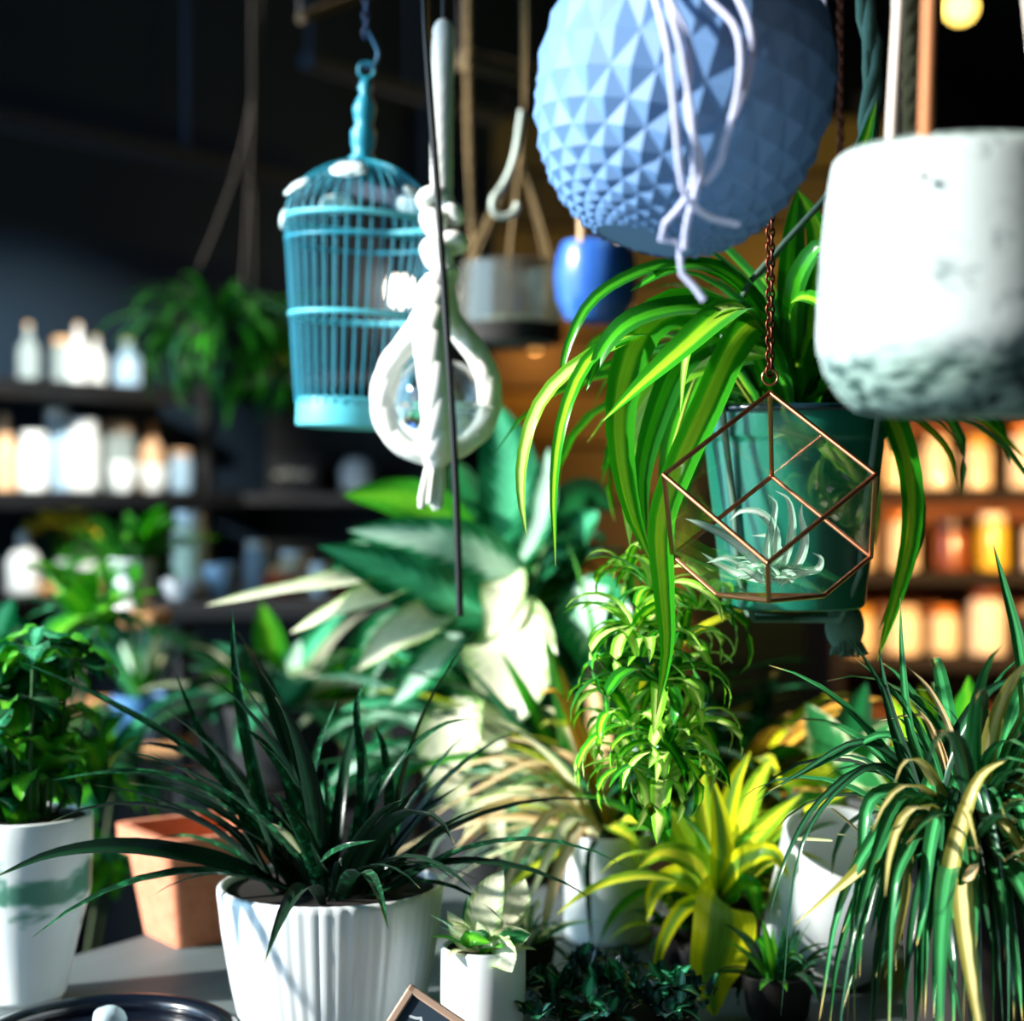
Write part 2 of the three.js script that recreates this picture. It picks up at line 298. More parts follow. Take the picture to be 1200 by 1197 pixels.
// ---------------------------------------------------------------- copper and glass terrarium on its chain, with an air plant
const TD = 1.25;
{
  const c = P(902, 700, TD), t = thing('glass_terrarium', 'clear glass geometric terrarium with thin copper edges, hung from a copper chain', 'terrarium', c);
  const a = M(168, TD), rho = a * Math.sqrt(2 / 3), D = a * Math.sqrt(3), cut = 0.47;
  const y0 = D / 3 * (1 - cut), ringp = (ang, r, y) => V(Math.sin(ang) * r, y - y0, Math.cos(ang) * r), A = 2 * Math.PI / 3;
  const T = V(0, D - y0, 0), spin = -0.16;
  const B = ringp(Math.PI + spin, rho, 2 * D / 3), Lf = ringp(Math.PI + A + spin, rho, 2 * D / 3), Rt = ringp(Math.PI - A + spin, rho, 2 * D / 3);
  const F = ringp(spin, rho, D / 3), RB = ringp(A + spin, rho, D / 3), LB = ringp(-A + spin, rho, D / 3);
  const bot = V(0, -y0, 0), cutp = (v) => v.clone().lerp(bot, cut), f = cutp(F), rb = cutp(RB), lb = cutp(LB);
  const edges = [[T, B], [T, Lf], [T, Rt], [Lf, F], [Rt, F], [Lf, LB], [B, LB], [B, RB], [Rt, RB], [F, f], [LB, lb], [RB, rb], [f, rb], [rb, lb], [lb, f]];
  for (const [p, q] of edges) mesh('edge_bar', merge([bar(p, q, 0.0018, 10), new THREE.SphereGeometry(0.0019, 10, 8).translate(p.x, p.y, p.z), new THREE.SphereGeometry(0.0019, 10, 8).translate(q.x, q.y, q.z)]), copper, t);
  const pane = (...v) => { const pos = []; const ctr = v.reduce((s, q) => s.add(q), V(0, 0, 0)).divideScalar(v.length), q = v.map((w) => w.clone().lerp(ctr, 0.012)); for (let i = 1; i < q.length - 1; i++) for (const w of [q[0], q[i], q[i + 1]]) pos.push(w.x, w.y, w.z); const g = new THREE.BufferGeometry(); g.setAttribute('position', new THREE.Float32BufferAttribute(pos, 3)); g.setAttribute('uv', new THREE.Float32BufferAttribute(new Float32Array(pos.length / 3 * 2), 2)); g.computeVertexNormals(); mesh('pane', g, glass, t); };
  pane(T, Lf, LB, B); pane(T, B, RB, Rt); pane(Lf, F, f, lb, LB); pane(Rt, RB, rb, f, F); pane(B, LB, lb, rb, RB); pane(lb, f, rb);
  const ringY = T.y + M(18, TD);
  mesh('ring', new THREE.TorusGeometry(M(9, TD), 0.0009, 8, 28).translate(0, ringY, 0), copper, t);
  // chain
  const ch = thing('hanging_chain', 'dark copper link chain holding the glass terrarium', 'chain', c.clone().add(V(0, ringY + M(7, TD), 0)));
  const links = [], lh = M(8.2, TD), topY = CEIL - ch.position.y; let y = 0, k = 0;
  const one = new THREE.TorusGeometry(0.0032, 0.00105, 6, 14).scale(0.9, 1.25, 1);
  for (; y < topY; y += 0.0054, k++) links.push(one.clone().rotateY(k % 2 ? 1.85 : 0.28).translate(0, y, 0));
  tag(mesh('link', merge(links), copperDark, ch), null, null, null, 'stuff');
  // air plant on the terrarium floor
  const ap = thing('air_plant', 'pale silver green air plant with curling leaves inside the glass terrarium', 'plant', P(905, 688, TD + 0.0));
  const r = rng(5), base = V(0, 0.004, 0);
  const curl = (pts, w) => mesh('leaf', leafGeo(pts.map(([x, yy, dd]) => P(x, yy, TD + dd).sub(ap.position)), M(w, TD), { profile: 'lance', fold: 0.6, segs: 16, face: V(0, 0.5, 1) }), L.air, ap);
  curl([[905, 682, 0], [908, 650, 0], [905, 620, 0], [890, 602, 0], [868, 600, 0], [853, 612, 0]], 15);
  curl([[912, 682, 0], [925, 640, 0.01], [928, 610, 0.01], [922, 585, 0.01], [908, 575, 0.01]], 12);
  curl([[905, 680, 0], [898, 650, 0], [905, 615, 0], [908, 590, 0], [900, 580, 0]], 11);
  curl([[900, 684, 0], [882, 655, 0], [850, 630, -0.005], [820, 615, -0.01], [803, 608, -0.01]], 17);
  curl([[912, 684, 0], [935, 660, 0], [943, 632, 0], [938, 605, 0], [940, 590, 0]], 13);
  curl([[900, 686, 0], [875, 668, 0.01], [850, 655, 0.01], [828, 660, 0.01]], 13);
  curl([[915, 686, 0], [940, 672, 0], [958, 668, 0], [962, 655, 0], [952, 648, 0]], 12);
  curl([[895, 684, 0.01], [860, 672, 0.02], [838, 660, 0.02], [822, 648, 0.02]], 12);
  curl([[905, 684, 0.01], [915, 655, 0.02], [900, 630, 0.03], [880, 628, 0.03]], 12);
  curl([[900, 684, -0.01], [885, 676, -0.02], [872, 668, -0.02], [862, 668, -0.02]], 13);
  for (let i = 0; i < 38; i++) { const az = r() * 6.283, l = rr(0.022, 0.045, r), e = rr(0.25, 1.25, r), pts = []; let p = base.clone().add(V(rr(-0.008, 0.008, r), 0, rr(-0.008, 0.008, r))), el = e, bend = rr(-2.6, 2.6, r), aa = az; for (let q = 0; q < 6; q++) { pts.push(p.clone()); p.add(V(Math.cos(aa) * Math.cos(el), Math.max(-0.4, Math.sin(el)), Math.sin(aa) * Math.cos(el)).multiplyScalar(l / 5)); el -= 0.32; aa += bend / 5; if (p.y < 0.003) p.y = 0.003; const hr = Math.hypot(p.x, p.z), lim = 0.021 + p.y * 0.5; if (hr > lim) { p.x *= lim / hr; p.z *= lim / hr; p.y += 0.003; } } mesh('leaf', leafGeo(pts, M(rr(8, 13, r), TD), { profile: 'lance', fold: 0.6, segs: 12, face: V(0, 1, 0.3) }), L.air, ap); }
}

// ---------------------------------------------------------------- spider plant in a green nursery pot, slung in a grey-green macrame hanger
const SD = 1.44;
const spider = thing('spider_plant', 'large spider plant with long striped leaves spilling from a green plastic nursery pot', 'plant', P(930, 712, SD));
{
  const k = M(1, SD), t = spider, plastic = phys(0x12705a, 0.35, { clearcoat: 0.3 });
  const pot = mesh('pot', potGeo([[78, 0], [82, 3], [104, 190], [104, 196], [109, 200], [110, 226], [112, 228]].map(([r, y]) => [r * k, y * k]), 0.003), plastic, t);
  mesh('rim', new THREE.TorusGeometry(113 * k, 4.2 * k, 8, 64).rotateX(Math.PI / 2).translate(0, 230 * k, 0), phys(0x0a2430, 0.3, { clearcoat: 0.4 }), pot);
  mesh('soil', soilDisc(106 * k, 215 * k), soilMat, t);
  const S = (pts, w, m = L.spider, o = {}) => placedLeaf(t, pts, w * 1.3, m, { fold: 0.3, segs: 16, face: V(-0.1, 0.55, 0.8), ...o });
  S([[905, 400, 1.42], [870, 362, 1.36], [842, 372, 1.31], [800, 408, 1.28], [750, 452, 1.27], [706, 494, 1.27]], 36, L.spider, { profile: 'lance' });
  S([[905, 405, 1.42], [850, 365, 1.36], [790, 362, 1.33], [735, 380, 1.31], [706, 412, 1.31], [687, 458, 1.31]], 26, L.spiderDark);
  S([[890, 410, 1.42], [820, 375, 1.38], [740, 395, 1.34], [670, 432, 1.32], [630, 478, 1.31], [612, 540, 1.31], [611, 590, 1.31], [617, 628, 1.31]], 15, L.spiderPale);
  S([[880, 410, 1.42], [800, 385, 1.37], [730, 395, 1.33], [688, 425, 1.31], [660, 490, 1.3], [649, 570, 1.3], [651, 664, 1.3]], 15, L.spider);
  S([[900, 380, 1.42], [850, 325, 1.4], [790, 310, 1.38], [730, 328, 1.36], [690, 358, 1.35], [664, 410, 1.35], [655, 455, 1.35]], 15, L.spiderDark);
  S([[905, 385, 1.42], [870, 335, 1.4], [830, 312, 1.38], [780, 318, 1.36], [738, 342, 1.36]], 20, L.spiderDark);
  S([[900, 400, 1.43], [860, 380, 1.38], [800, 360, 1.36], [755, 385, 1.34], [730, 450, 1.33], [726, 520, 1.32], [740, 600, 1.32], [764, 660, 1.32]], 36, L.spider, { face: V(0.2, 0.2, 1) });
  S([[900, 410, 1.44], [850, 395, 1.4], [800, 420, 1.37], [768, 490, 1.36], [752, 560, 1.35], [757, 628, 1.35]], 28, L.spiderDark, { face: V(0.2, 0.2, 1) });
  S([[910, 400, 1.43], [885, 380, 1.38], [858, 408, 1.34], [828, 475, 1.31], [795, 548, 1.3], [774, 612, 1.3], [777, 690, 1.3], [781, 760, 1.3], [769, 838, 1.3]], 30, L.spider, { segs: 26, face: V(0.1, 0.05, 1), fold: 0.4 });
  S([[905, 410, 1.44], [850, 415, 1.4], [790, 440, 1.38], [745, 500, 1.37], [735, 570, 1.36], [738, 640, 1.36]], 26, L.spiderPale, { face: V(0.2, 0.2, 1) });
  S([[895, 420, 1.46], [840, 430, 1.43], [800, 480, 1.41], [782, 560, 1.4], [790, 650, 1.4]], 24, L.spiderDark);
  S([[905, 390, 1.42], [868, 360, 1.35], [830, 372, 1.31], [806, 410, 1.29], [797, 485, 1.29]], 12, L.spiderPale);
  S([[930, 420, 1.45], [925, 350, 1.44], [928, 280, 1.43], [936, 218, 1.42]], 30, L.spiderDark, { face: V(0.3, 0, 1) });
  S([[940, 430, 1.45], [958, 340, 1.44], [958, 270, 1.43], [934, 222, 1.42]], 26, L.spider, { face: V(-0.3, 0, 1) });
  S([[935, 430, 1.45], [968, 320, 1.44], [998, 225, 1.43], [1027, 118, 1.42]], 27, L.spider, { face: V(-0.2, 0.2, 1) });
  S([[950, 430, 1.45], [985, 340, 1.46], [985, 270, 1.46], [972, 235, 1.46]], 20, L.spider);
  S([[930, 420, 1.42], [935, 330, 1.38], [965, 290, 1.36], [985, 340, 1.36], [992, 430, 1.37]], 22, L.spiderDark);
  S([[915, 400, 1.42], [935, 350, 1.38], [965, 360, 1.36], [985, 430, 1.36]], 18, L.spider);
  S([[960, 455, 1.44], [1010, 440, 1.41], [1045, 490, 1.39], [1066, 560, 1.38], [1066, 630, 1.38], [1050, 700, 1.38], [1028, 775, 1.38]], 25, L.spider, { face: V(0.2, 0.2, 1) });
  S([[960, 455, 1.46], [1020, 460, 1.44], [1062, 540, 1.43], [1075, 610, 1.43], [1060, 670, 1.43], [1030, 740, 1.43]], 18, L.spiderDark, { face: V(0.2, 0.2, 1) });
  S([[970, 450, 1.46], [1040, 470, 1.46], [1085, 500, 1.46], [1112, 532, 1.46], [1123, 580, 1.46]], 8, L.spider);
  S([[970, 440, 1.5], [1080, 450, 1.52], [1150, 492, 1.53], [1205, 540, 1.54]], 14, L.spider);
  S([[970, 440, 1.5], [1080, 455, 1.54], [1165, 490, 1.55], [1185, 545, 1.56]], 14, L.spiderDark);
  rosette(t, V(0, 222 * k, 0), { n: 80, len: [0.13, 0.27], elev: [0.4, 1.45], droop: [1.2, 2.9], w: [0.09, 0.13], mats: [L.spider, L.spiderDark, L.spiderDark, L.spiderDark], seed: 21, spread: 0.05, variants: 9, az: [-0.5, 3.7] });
  // runners with plantlets hanging down in front of the pot
  const rs = rng(8), runner = std(0x9fb23a, 0.8);
  mesh('runner', tube([V(-0.03, 225 * k, 0.02), P(835, 420, 1.4).sub(t.position), P(790, 520, 1.39).sub(t.position), P(770, 650, 1.39).sub(t.position), P(775, 800, 1.39).sub(t.position), P(790, 900, 1.39).sub(t.position)], 0.0014, 40, 6), runner, t);
  for (const [x, y, d, n, l] of [[790, 800, 1.4, 16, 0.07], [752, 770, 1.36, 14, 0.06], [735, 900, 1.38, 14, 0.06], [720, 860, 1.4, 12, 0.065], [785, 880, 1.36, 16, 0.065], [768, 690, 1.39, 20, 0.07], [735, 665, 1.42, 9, 0.05], [742, 735, 1.38, 18, 0.07], [800, 750, 1.4, 14, 0.065], [770, 800, 1.38, 22, 0.08], [738, 850, 1.37, 17, 0.075], [800, 862, 1.38, 16, 0.07], [775, 915, 1.37, 16, 0.07], [822, 715, 1.43, 12, 0.075]]) {
    const pl = sub('plantlet', t); pl.position.copy(P(x, y, d).sub(t.position));
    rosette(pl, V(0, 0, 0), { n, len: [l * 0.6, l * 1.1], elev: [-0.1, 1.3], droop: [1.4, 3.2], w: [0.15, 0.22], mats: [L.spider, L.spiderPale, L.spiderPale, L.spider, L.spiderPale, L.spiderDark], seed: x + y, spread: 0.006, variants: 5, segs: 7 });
  }
  // hanger
  const h = thing('macrame_hanger', 'grey green macrame hanger with a tassel, carrying the green nursery pot', 'plant hanger', spider.position.clone().add(V(0, 0, 0))), hm = std(0x5f7d6c, 0.95);
  const up = CEIL - h.position.y;
  const rp = (deg, rad, y) => V(Math.sin(deg) * rad * k, y * k, Math.cos(deg) * rad * k);
  for (const a of [0.75, 2.3, 3.9, 5.4]) mesh('cord', tube([rp(a, 0, -14), rp(a, 84, -3), rp(a, 96, 90), rp(a, 116, 200), rp(a, 122, 232), rp(a, 112, 330), V(M(85, SD) * 1, 560 * k, 0), V(M(80, SD), 800 * k, 0), V(M(80, SD), up, 0)], 0.0028, 50, 6), hm, h);
  mesh('rope', rope([V(M(84, SD), 540 * k, 0), V(M(92, SD), 640 * k, 0), V(M(80, SD), 730 * k, 0), V(M(80, SD), up, 0)], 0.009, 16, 90), hm, h);
  mesh('knot', new THREE.SphereGeometry(0.016, 16, 12).scale(1, 1.3, 1).translate(M(60, SD), -22 * k, 0), hm, h);
  const tas = []; const rt = rng(3); for (let i = 0; i < 46; i++) { const a = rt() * 6.28, q = rt() * 0.011; tas.push(tube([V(M(60, SD) + Math.cos(a) * q * 0.5, -20 * k, Math.sin(a) * q * 0.5), V(M(60, SD) + Math.cos(a) * q, -36 * k, Math.sin(a) * q), V(M(60, SD) + Math.cos(a) * q * 1.7, (-50 - rt() * 8) * k, Math.sin(a) * q * 1.7)], 0.0016, 5, 5)); }
  tag(mesh('tassel', merge(tas), hm, h), null, null, null, 'stuff');
}
// ropes and a chain that hang behind the pots at the top right
{
  const d = 1.75, c = P(1072, 200, d), t = thing('hanging_rope', 'fuzzy beige twisted rope hanging behind the white concrete pot', 'rope', c);
  mesh('rope', rope([P(1070, 330, d), P(1070, 120, d), P(1068, -20, d), P(1066, -20, d).setY(CEIL)].map((p) => p.sub(c)), 0.013, 30, 110), jute, t);
  const c2 = P(985, 200, 1.6), ch = thing('hanging_chain', 'reddish copper chain hanging right of the faceted blue planter', 'chain', c2), links = [], one = new THREE.TorusGeometry(0.0036, 0.0013, 6, 10).scale(0.8, 1.3, 1);
  for (let y = -0.02, k = 0; y < CEIL - c2.y; y += 0.0062, k++) links.push(one.clone().rotateY(k % 2 ? 1.9 : 0.4).translate(0, y, 0));
  tag(mesh('link', merge(links), copperDark, ch), null, null, null, 'stuff');
}

// ---------------------------------------------------------------- turquoise bird cage
{
  const d = 1.75, k = M(1, d), c = P(411, 500, d), t = thing('bird_cage', 'turquoise wire bird cage with a domed top and turned finial', 'bird cage', c);
  t.rotation.z = -0.045;
  const turq = std(0x1f8fa8, 0.45), turqLight = std(0x5cc4d4, 0.45), white = std(0xd8eef0, 0.5);
  const prof = (y) => (y < 240 ? 62 + 25 * Math.pow(y / 240, 0.9) : 87 * Math.pow(Math.max(0, 1 - Math.pow((y - 240) / 72, 2.1)), 0.55));
  const ys = [24, 60, 120, 180, 240, 262, 280, 295, 304, 309, 311.5];
  const wire = tube(ys.map((y) => V(Math.max(8, prof(y)) * k, y * k, 0)), 0.9 * k, 40, 5);
  for (let i = 0; i < 38; i++) mesh('wire', wire, turq, t).rotation.y = i / 38 * Math.PI * 2;
  for (const [y, r, m] of [[240, 3.4, turqLight], [215, 2, turq], [128, 3, turqLight]]) mesh('hoop', new THREE.TorusGeometry(prof(y) * k, r * k, 8, 64).rotateX(Math.PI / 2).translate(0, y * k, 0), m, t);
  mesh('base_tray', potGeo([[62, -2], [64, 0], [64, 28], [62, 31]].map(([r, y]) => [r * k, y * k]), 0.002), turqLight, t);
  mesh('finial', lathe([[0, 308], [16, 308], [17, 313], [11, 320], [14, 330], [15, 345], [10, 352], [12, 362], [14, 372], [10, 382], [6, 390], [9, 396], [6, 404], [0, 410]].map(([r, y]) => [Math.max(0.0003, r * k), y * k]), 24), turq, t);
  mesh('hook', new THREE.TorusGeometry(9 * k, 2 * k, 8, 20).translate(0, 417 * k, 0), turq, t);
  const orn = (a, y, s) => { const g = mergeVertices(new THREE.IcosahedronGeometry(1, 4).deleteAttribute('uv').deleteAttribute('normal')), p = g.attributes.position; for (let i = 0; i < p.count; i++) { const n = 1 + 0.5 * fbm(p.getX(i) * 2.2 + a * 9, p.getY(i) * 2.2, p.getZ(i) * 2.2, 3); p.setXYZ(i, p.getX(i) * 21 * s * k * n, p.getY(i) * 15 * s * k * n, p.getZ(i) * 5 * k); } g.computeVertexNormals(); const m = mesh('ornament', g, white, t); m.position.set(Math.sin(a) * (prof(y) + 1) * k, y * k, Math.cos(a) * (prof(y) + 1) * k); m.rotation.set(y > 250 ? -0.9 : -0.1, a, 0, 'YXZ'); };
  orn(-1.1, 272, 1); orn(-0.15, 290, 1); orn(1.0, 268, 1); orn(-1.5, 238, 0.8); orn(2.4, 270, 1); orn(3.6, 270, 1);
  const h = thing('hanging_chain', 'dark blue chain and hook holding the turquoise bird cage', 'chain', c.clone()), hl = [];
  const hy = 424 * k, hx = 410 * k * 0.045, one = new THREE.TorusGeometry(0.0042, 0.0014, 6, 10).scale(0.8, 1.4, 1);
  for (let y = hy + 0.03, q = 0; y < CEIL - c.y; y += 0.0085, q++) hl.push(one.clone().rotateY(q % 2 ? 1.9 : 0.4).translate(hx, y, 0));
  tag(mesh('link', merge(hl), std(0x223a5c, 0.5, { metalness: 0.5 }), h), null, null, null, 'stuff');
  mesh('hook', tube([V(hx, hy + 0.035, 0), V(hx + 0.006, hy + 0.025, 0), V(hx + 0.012, hy + 0.008, 0), V(hx + 0.004, hy - 0.004, 0), V(hx - 0.006, hy + 0.002, 0)], 0.0022, 20, 7), std(0x2a5a7a, 0.5, { metalness: 0.4 }), h);
}
// ---------------------------------------------------------------- white cotton macrame with a glass globe
{
  const d = 1.62, c = P(512, 530, d), t = thing('macrame_hanger', 'thick white cotton rope hanger knotted round a clear glass globe', 'plant hanger', c), Q = (x, y, z = 0) => P(x, y, d + z).sub(c), k = M(1, d);
  mesh('rope', rope([Q(518, 225), Q(518, 140), Q(520, 40)], 13.5 * k, 11, 90, 3, 0.36), cottonMat, t);
  mesh('rope_end', new THREE.SphereGeometry(13 * k, 16, 12).scale(1, 1.25, 1).translate(...Q(520, 38).toArray()), cottonMat, t);
  mesh('hanging_cord', tube([Q(520, 36), Q(522, -20), Q(522, -20).setY(CEIL - c.y)], 0.0025, 6, 6), blackMetal, t);
  for (const [x, y, s, w] of [[510, 235, 17, 1], [528, 250, 14, 1], [508, 262, 15, 1.1], [530, 285, 15, 1], [512, 300, 18, 1.1], [520, 325, 15, 1], [505, 340, 15, 1]]) mesh('knot', new THREE.TorusGeometry(s * 0.75 * k, s * 0.6 * k, 10, 20).rotateX(1.1).rotateZ((x + y) % 7 * 0.3 - 0.9).translate(...Q(x, y).toArray()), cottonMat, t);
  const strand = (pts, r) => mesh('strand', rope(pts.map((p) => Q(...p)), r * k * 0.95, 2.5, 60, 3, 0.16), cottonMat, t);
  strand([[510, 330], [500, 365], [480, 398], [458, 428], [448, 465], [455, 500], [478, 524], [508, 532]], 15);
  strand([[510, 335], [508, 360, -0.02], [505, 400, -0.045], [512, 460, -0.05], [514, 510, -0.03], [512, 532]], 21);
  strand([[518, 330], [528, 375], [548, 400], [568, 432], [574, 465], [566, 498], [545, 518], [512, 532]], 15);
  strand([[515, 335], [516, 380, 0.03], [518, 460, 0.05], [516, 510, 0.03], [512, 532]], 13);
  mesh('knot', new THREE.SphereGeometry(14 * k, 16, 12).scale(1.2, 0.8, 1).translate(...Q(511, 533).toArray()), cottonMat, t);
  const tail = []; const rt = rng(31); for (let i = 0; i < 26; i++) { const x = rr(-11, 11, rt), z = rr(-0.008, 0.008, rt); tail.push(tube([Q(510 + x * 0.6, 535, z * 0.6), Q(508 + x, 562, z), Q(505 + x * 1.2, 590 + rr(-6, 8, rt), z)], 3.2 * k, 6, 5)); }
  tag(mesh('tail', merge(tail), cottonMat, t), null, null, null, 'stuff');
  const gl = thing('glass_globe', 'clear glass globe half filled with water, held in white rope', 'vase', Q(512, 524).add(c)), rg = 54 * k;
  mesh('globe', lathe(Array.from({ length: 15 }, (_, i) => { const a = -1.45 + i / 14 * 2.45; return [Math.max(0.001, Math.cos(a) * rg), Math.sin(a) * rg + rg]; }), 40), glass, gl);
  mesh('water', lathe([...Array.from({ length: 10 }, (_, i) => { const a = -1.56 + i / 9 * 1.5; return [Math.max(0.0005, Math.cos(a) * rg * 0.96), Math.sin(a) * rg * 0.96 + rg]; }), [0.0005, rg * 0.94]], 40), phys(0xffffff, 0.02, { transmission: 1, thickness: 0.05, ior: 1.33, attenuationColor: C(0xbfe8f4), attenuationDistance: 0.1 }), gl);
}
// ---------------------------------------------------------------- thin black cord hanging in front of it
{
  const d = 1.54, c = P(538, 722, d), t = thing('black_cable', 'thin black cord hanging straight down past the white rope hanger', 'cord', c);
  mesh('cord', tube([P(539, 722, d), P(534, 560, d), P(520, 330, d), P(508, 160, d), P(497, -10, d), P(480, -260, d).setY(CEIL)].map((p) => p.sub(c)), M(4.2, d), 40, 7), blackMetal, t);
}
// ---------------------------------------------------------------- hanging things further back
{
  const d = 2.4, k = M(1, d), c = P(597, 412, d), t = thing('hanging_planter', 'clear glass bowl with a dark band hung in brown jute strings', 'planter', c);
  mesh('bowl', lathe([[0.5, 2], [40, 2], [56, 14], [62, 40], [60, 70], [58, 100], [57, 104], [56, 100], [58, 70], [60, 40], [54, 16], [0.5, 6]].map(([r, y]) => [r * k, y * k]), 40), phys(0xdfe4e0, 0.05, { transmission: 0.93, thickness: 0 }), t);
  mesh('band', new THREE.CylinderGeometry(63.5 * k, 60 * k, 22 * k, 40, 1, true).translate(0, 20 * k, 0), std(0x1c140c, 0.7, { side: THREE.DoubleSide }), t);
  mesh('moss', new THREE.SphereGeometry(50 * k, 20, 10).scale(1, 0.35, 1).translate(0, 26 * k, 0), std(0x9a9a86, 0.95), t);
  for (const [x, z] of [[-50, 20], [50, 20], [-45, -30], [45, -30], [0, 55]]) mesh('hanging_cord', tube([V(x * k, 30 * k, z * k), V(x * k, 104 * k, z * k), V(14 * k, 230 * k, 0), V(18 * k, 290 * k, 0), V(20 * k, CEIL - c.y, 0)], 2.6 * k, 24, 6), jute, t);
  const c2 = P(551, 330, 2.5), t2 = thing('hanging_rope', 'brown jute rope hanging left of the glass bowl planter', 'rope', c2);
  mesh('rope', rope([P(556, 310, 2.5), P(552, 230, 2.5), P(549, 140, 2.5), P(549, 120, 2.5).setY(CEIL)].map((p) => p.sub(c2)), 0.006, 26, 90), jute, t2);
  const c3 = P(590, 240, 2.0), t3 = thing('hanging_hook', 'pale grey metal S hook hanging by the jute strings', 'hook', c3);
  mesh('hook', tube([P(612, 130, 2), P(603, 185, 2), P(591, 215, 2), P(578, 235, 2), P(580, 250, 2), P(592, 254, 2), P(604, 247, 2), P(607, 238, 2)].map((p) => p.sub(c3)), 0.0042, 40, 8), std(0xa9b3a8, 0.5, { metalness: 0.3 }), t3);
  mesh('hanging_cord', tube([P(612, 132, 2), P(612, -20, 2), P(612, -20, 2).setY(CEIL)].map((p) => p.sub(c3)), 0.0016, 6, 5), jute, t3);
  const d4 = 2.1, k4 = M(1, d4), c4 = P(698, 380, d4), t4 = thing('hanging_planter', 'small cobalt blue glazed hanging pot behind the spider leaves', 'planter', c4);
  const bt = tex(64, 64, (u, v) => mix(hex(0x2f62b8), hex(0x9cc4ee), smooth(-0.2, 0.4, fbm(u * 5, v * 4, 3) + (v - 0.5) * 0.8)));
  mesh('pot', potGeo([[26, 0], [36, 6], [46, 28], [49, 55], [46, 80], [40, 95]].map(([r, y]) => [r * k4, y * k4]), 0.003, 40), phys(0xffffff, 0.3, { map: bt, clearcoat: 0.6 }), t4);
  for (const x of [-18, 26]) mesh('hanging_cord', tube([V(x * k4, 90 * k4, 35 * k4), V(x * k4 * 0.9, 140 * k4, 20 * k4), V(-20 * k4, 420 * k4, 0), V(-20 * k4, CEIL - c4.y, 0)], 4.4 * k4, 14, 6), std(0xd9b48c, 0.9), t4);
}

// ---------------------------------------------------------------- table: dark strap-leaved plant in a ribbed white pot
{
  const d = 1.42, k = M(1, d), c = onTable(387, d), t = thing('potted_plant', 'dark green strap leaved plant in a large white ribbed pot', 'plant', c);
  const H = (c.y - P(387, 1038, d).y) * -1, hp = H / k;
  const prof = [[98, 0], [104, 4], [116, hp * 0.35], [126, hp * 0.7], [131, hp * 0.96], [131, hp]].map(([r, y]) => [r * k, y * k]);
  const g = potGeo(prof, 0.006, 240), p = g.attributes.position;
  for (let i = 0; i < p.count; i++) { const x = p.getX(i), z = p.getZ(i), r = Math.hypot(x, z); if (r > 0.05) { const s = 1 + 0.012 * Math.abs(Math.sin(Math.atan2(z, x) * 26)); p.setX(i, x * s); p.setZ(i, z * s); } }
  g.computeVertexNormals(); mesh('pot', g, whiteGlaze, t);
  mesh('soil', soilDisc(122 * k, (hp - 14) * k), soilMat, t);
  const S = (pts, w, m = L.strap, o = {}) => placedLeaf(t, pts.map(([x, y, z = 0]) => [x, y, d + z]), w, m, { fold: 0.5, segs: 18, profile: 'lance', face: V(0, 0.75, 0.6), ...o });
  S([[345, 1050], [290, 1026, -0.03], [225, 1008, -0.06], [140, 996, -0.08], [60, 1004, -0.09], [-14, 1032, -0.1]], 40, L.strapPlain, { face: V(0, 0.85, 0.5), profile: 'lance' });
  S([[350, 1050], [322, 1000], [300, 920], [282, 830], [274, 770], [272, 712]], 20);
  S([[350, 1045], [310, 990], [260, 935], [190, 908], [120, 906], [60, 915]], 12);
  S([[350, 1045], [300, 965], [235, 890], [150, 835], [80, 800], [15, 772]], 13);
  S([[340, 1040], [285, 960], [245, 880], [222, 830], [204, 785]], 12);
  S([[355, 1045], [330, 1010], [270, 960], [215, 930], [150, 918]], 13, L.strapPlain);
  S([[380, 1050], [370, 1000, -0.02], [345, 930, -0.04], [310, 875, -0.05], [285, 850, -0.05]], 20);
  S([[390, 1055], [375, 1010, -0.04], [350, 960, -0.07], [325, 930, -0.08]], 16, L.strapPlain);
  S([[400, 1050], [420, 980], [425, 900], [418, 830], [425, 800]], 17);
  S([[405, 1050], [430, 960], [470, 890], [520, 850], [560, 842]], 13);
  S([[415, 1050], [460, 1000], [500, 950], [540, 920]], 14, L.strapPlain);
  S([[370, 1050], [375, 1015, -0.06], [400, 995, -0.08], [440, 985, -0.09]], 16);
  S([[410, 1052], [450, 1045, -0.03], [500, 1015, -0.03], [540, 990, -0.03]], 13, L.strapPlain);
  S([[375, 1050], [360, 960], [372, 880], [395, 820]], 16);
  S([[420, 1045], [455, 960, 0.02], [450, 880, 0.03], [440, 850, 0.03]], 15);
  const cut = S([[352, 1000, -0.06], [330, 975, -0.07], [318, 965, -0.07], [352, 985, -0.08]].slice(0, 3), 12, L.creamStrap); 
  rosette(t, V(0, (hp - 12) * k, 0), { n: 58, len: [0.1, 0.24], elev: [0.5, 1.5], droop: [0.4, 1.7], w: [0.055, 0.085], mats: [L.strap, L.strapPlain, L.strapPlain], seed: 33, spread: 0.05, profile: 'lance', fold: 0.5 });
}
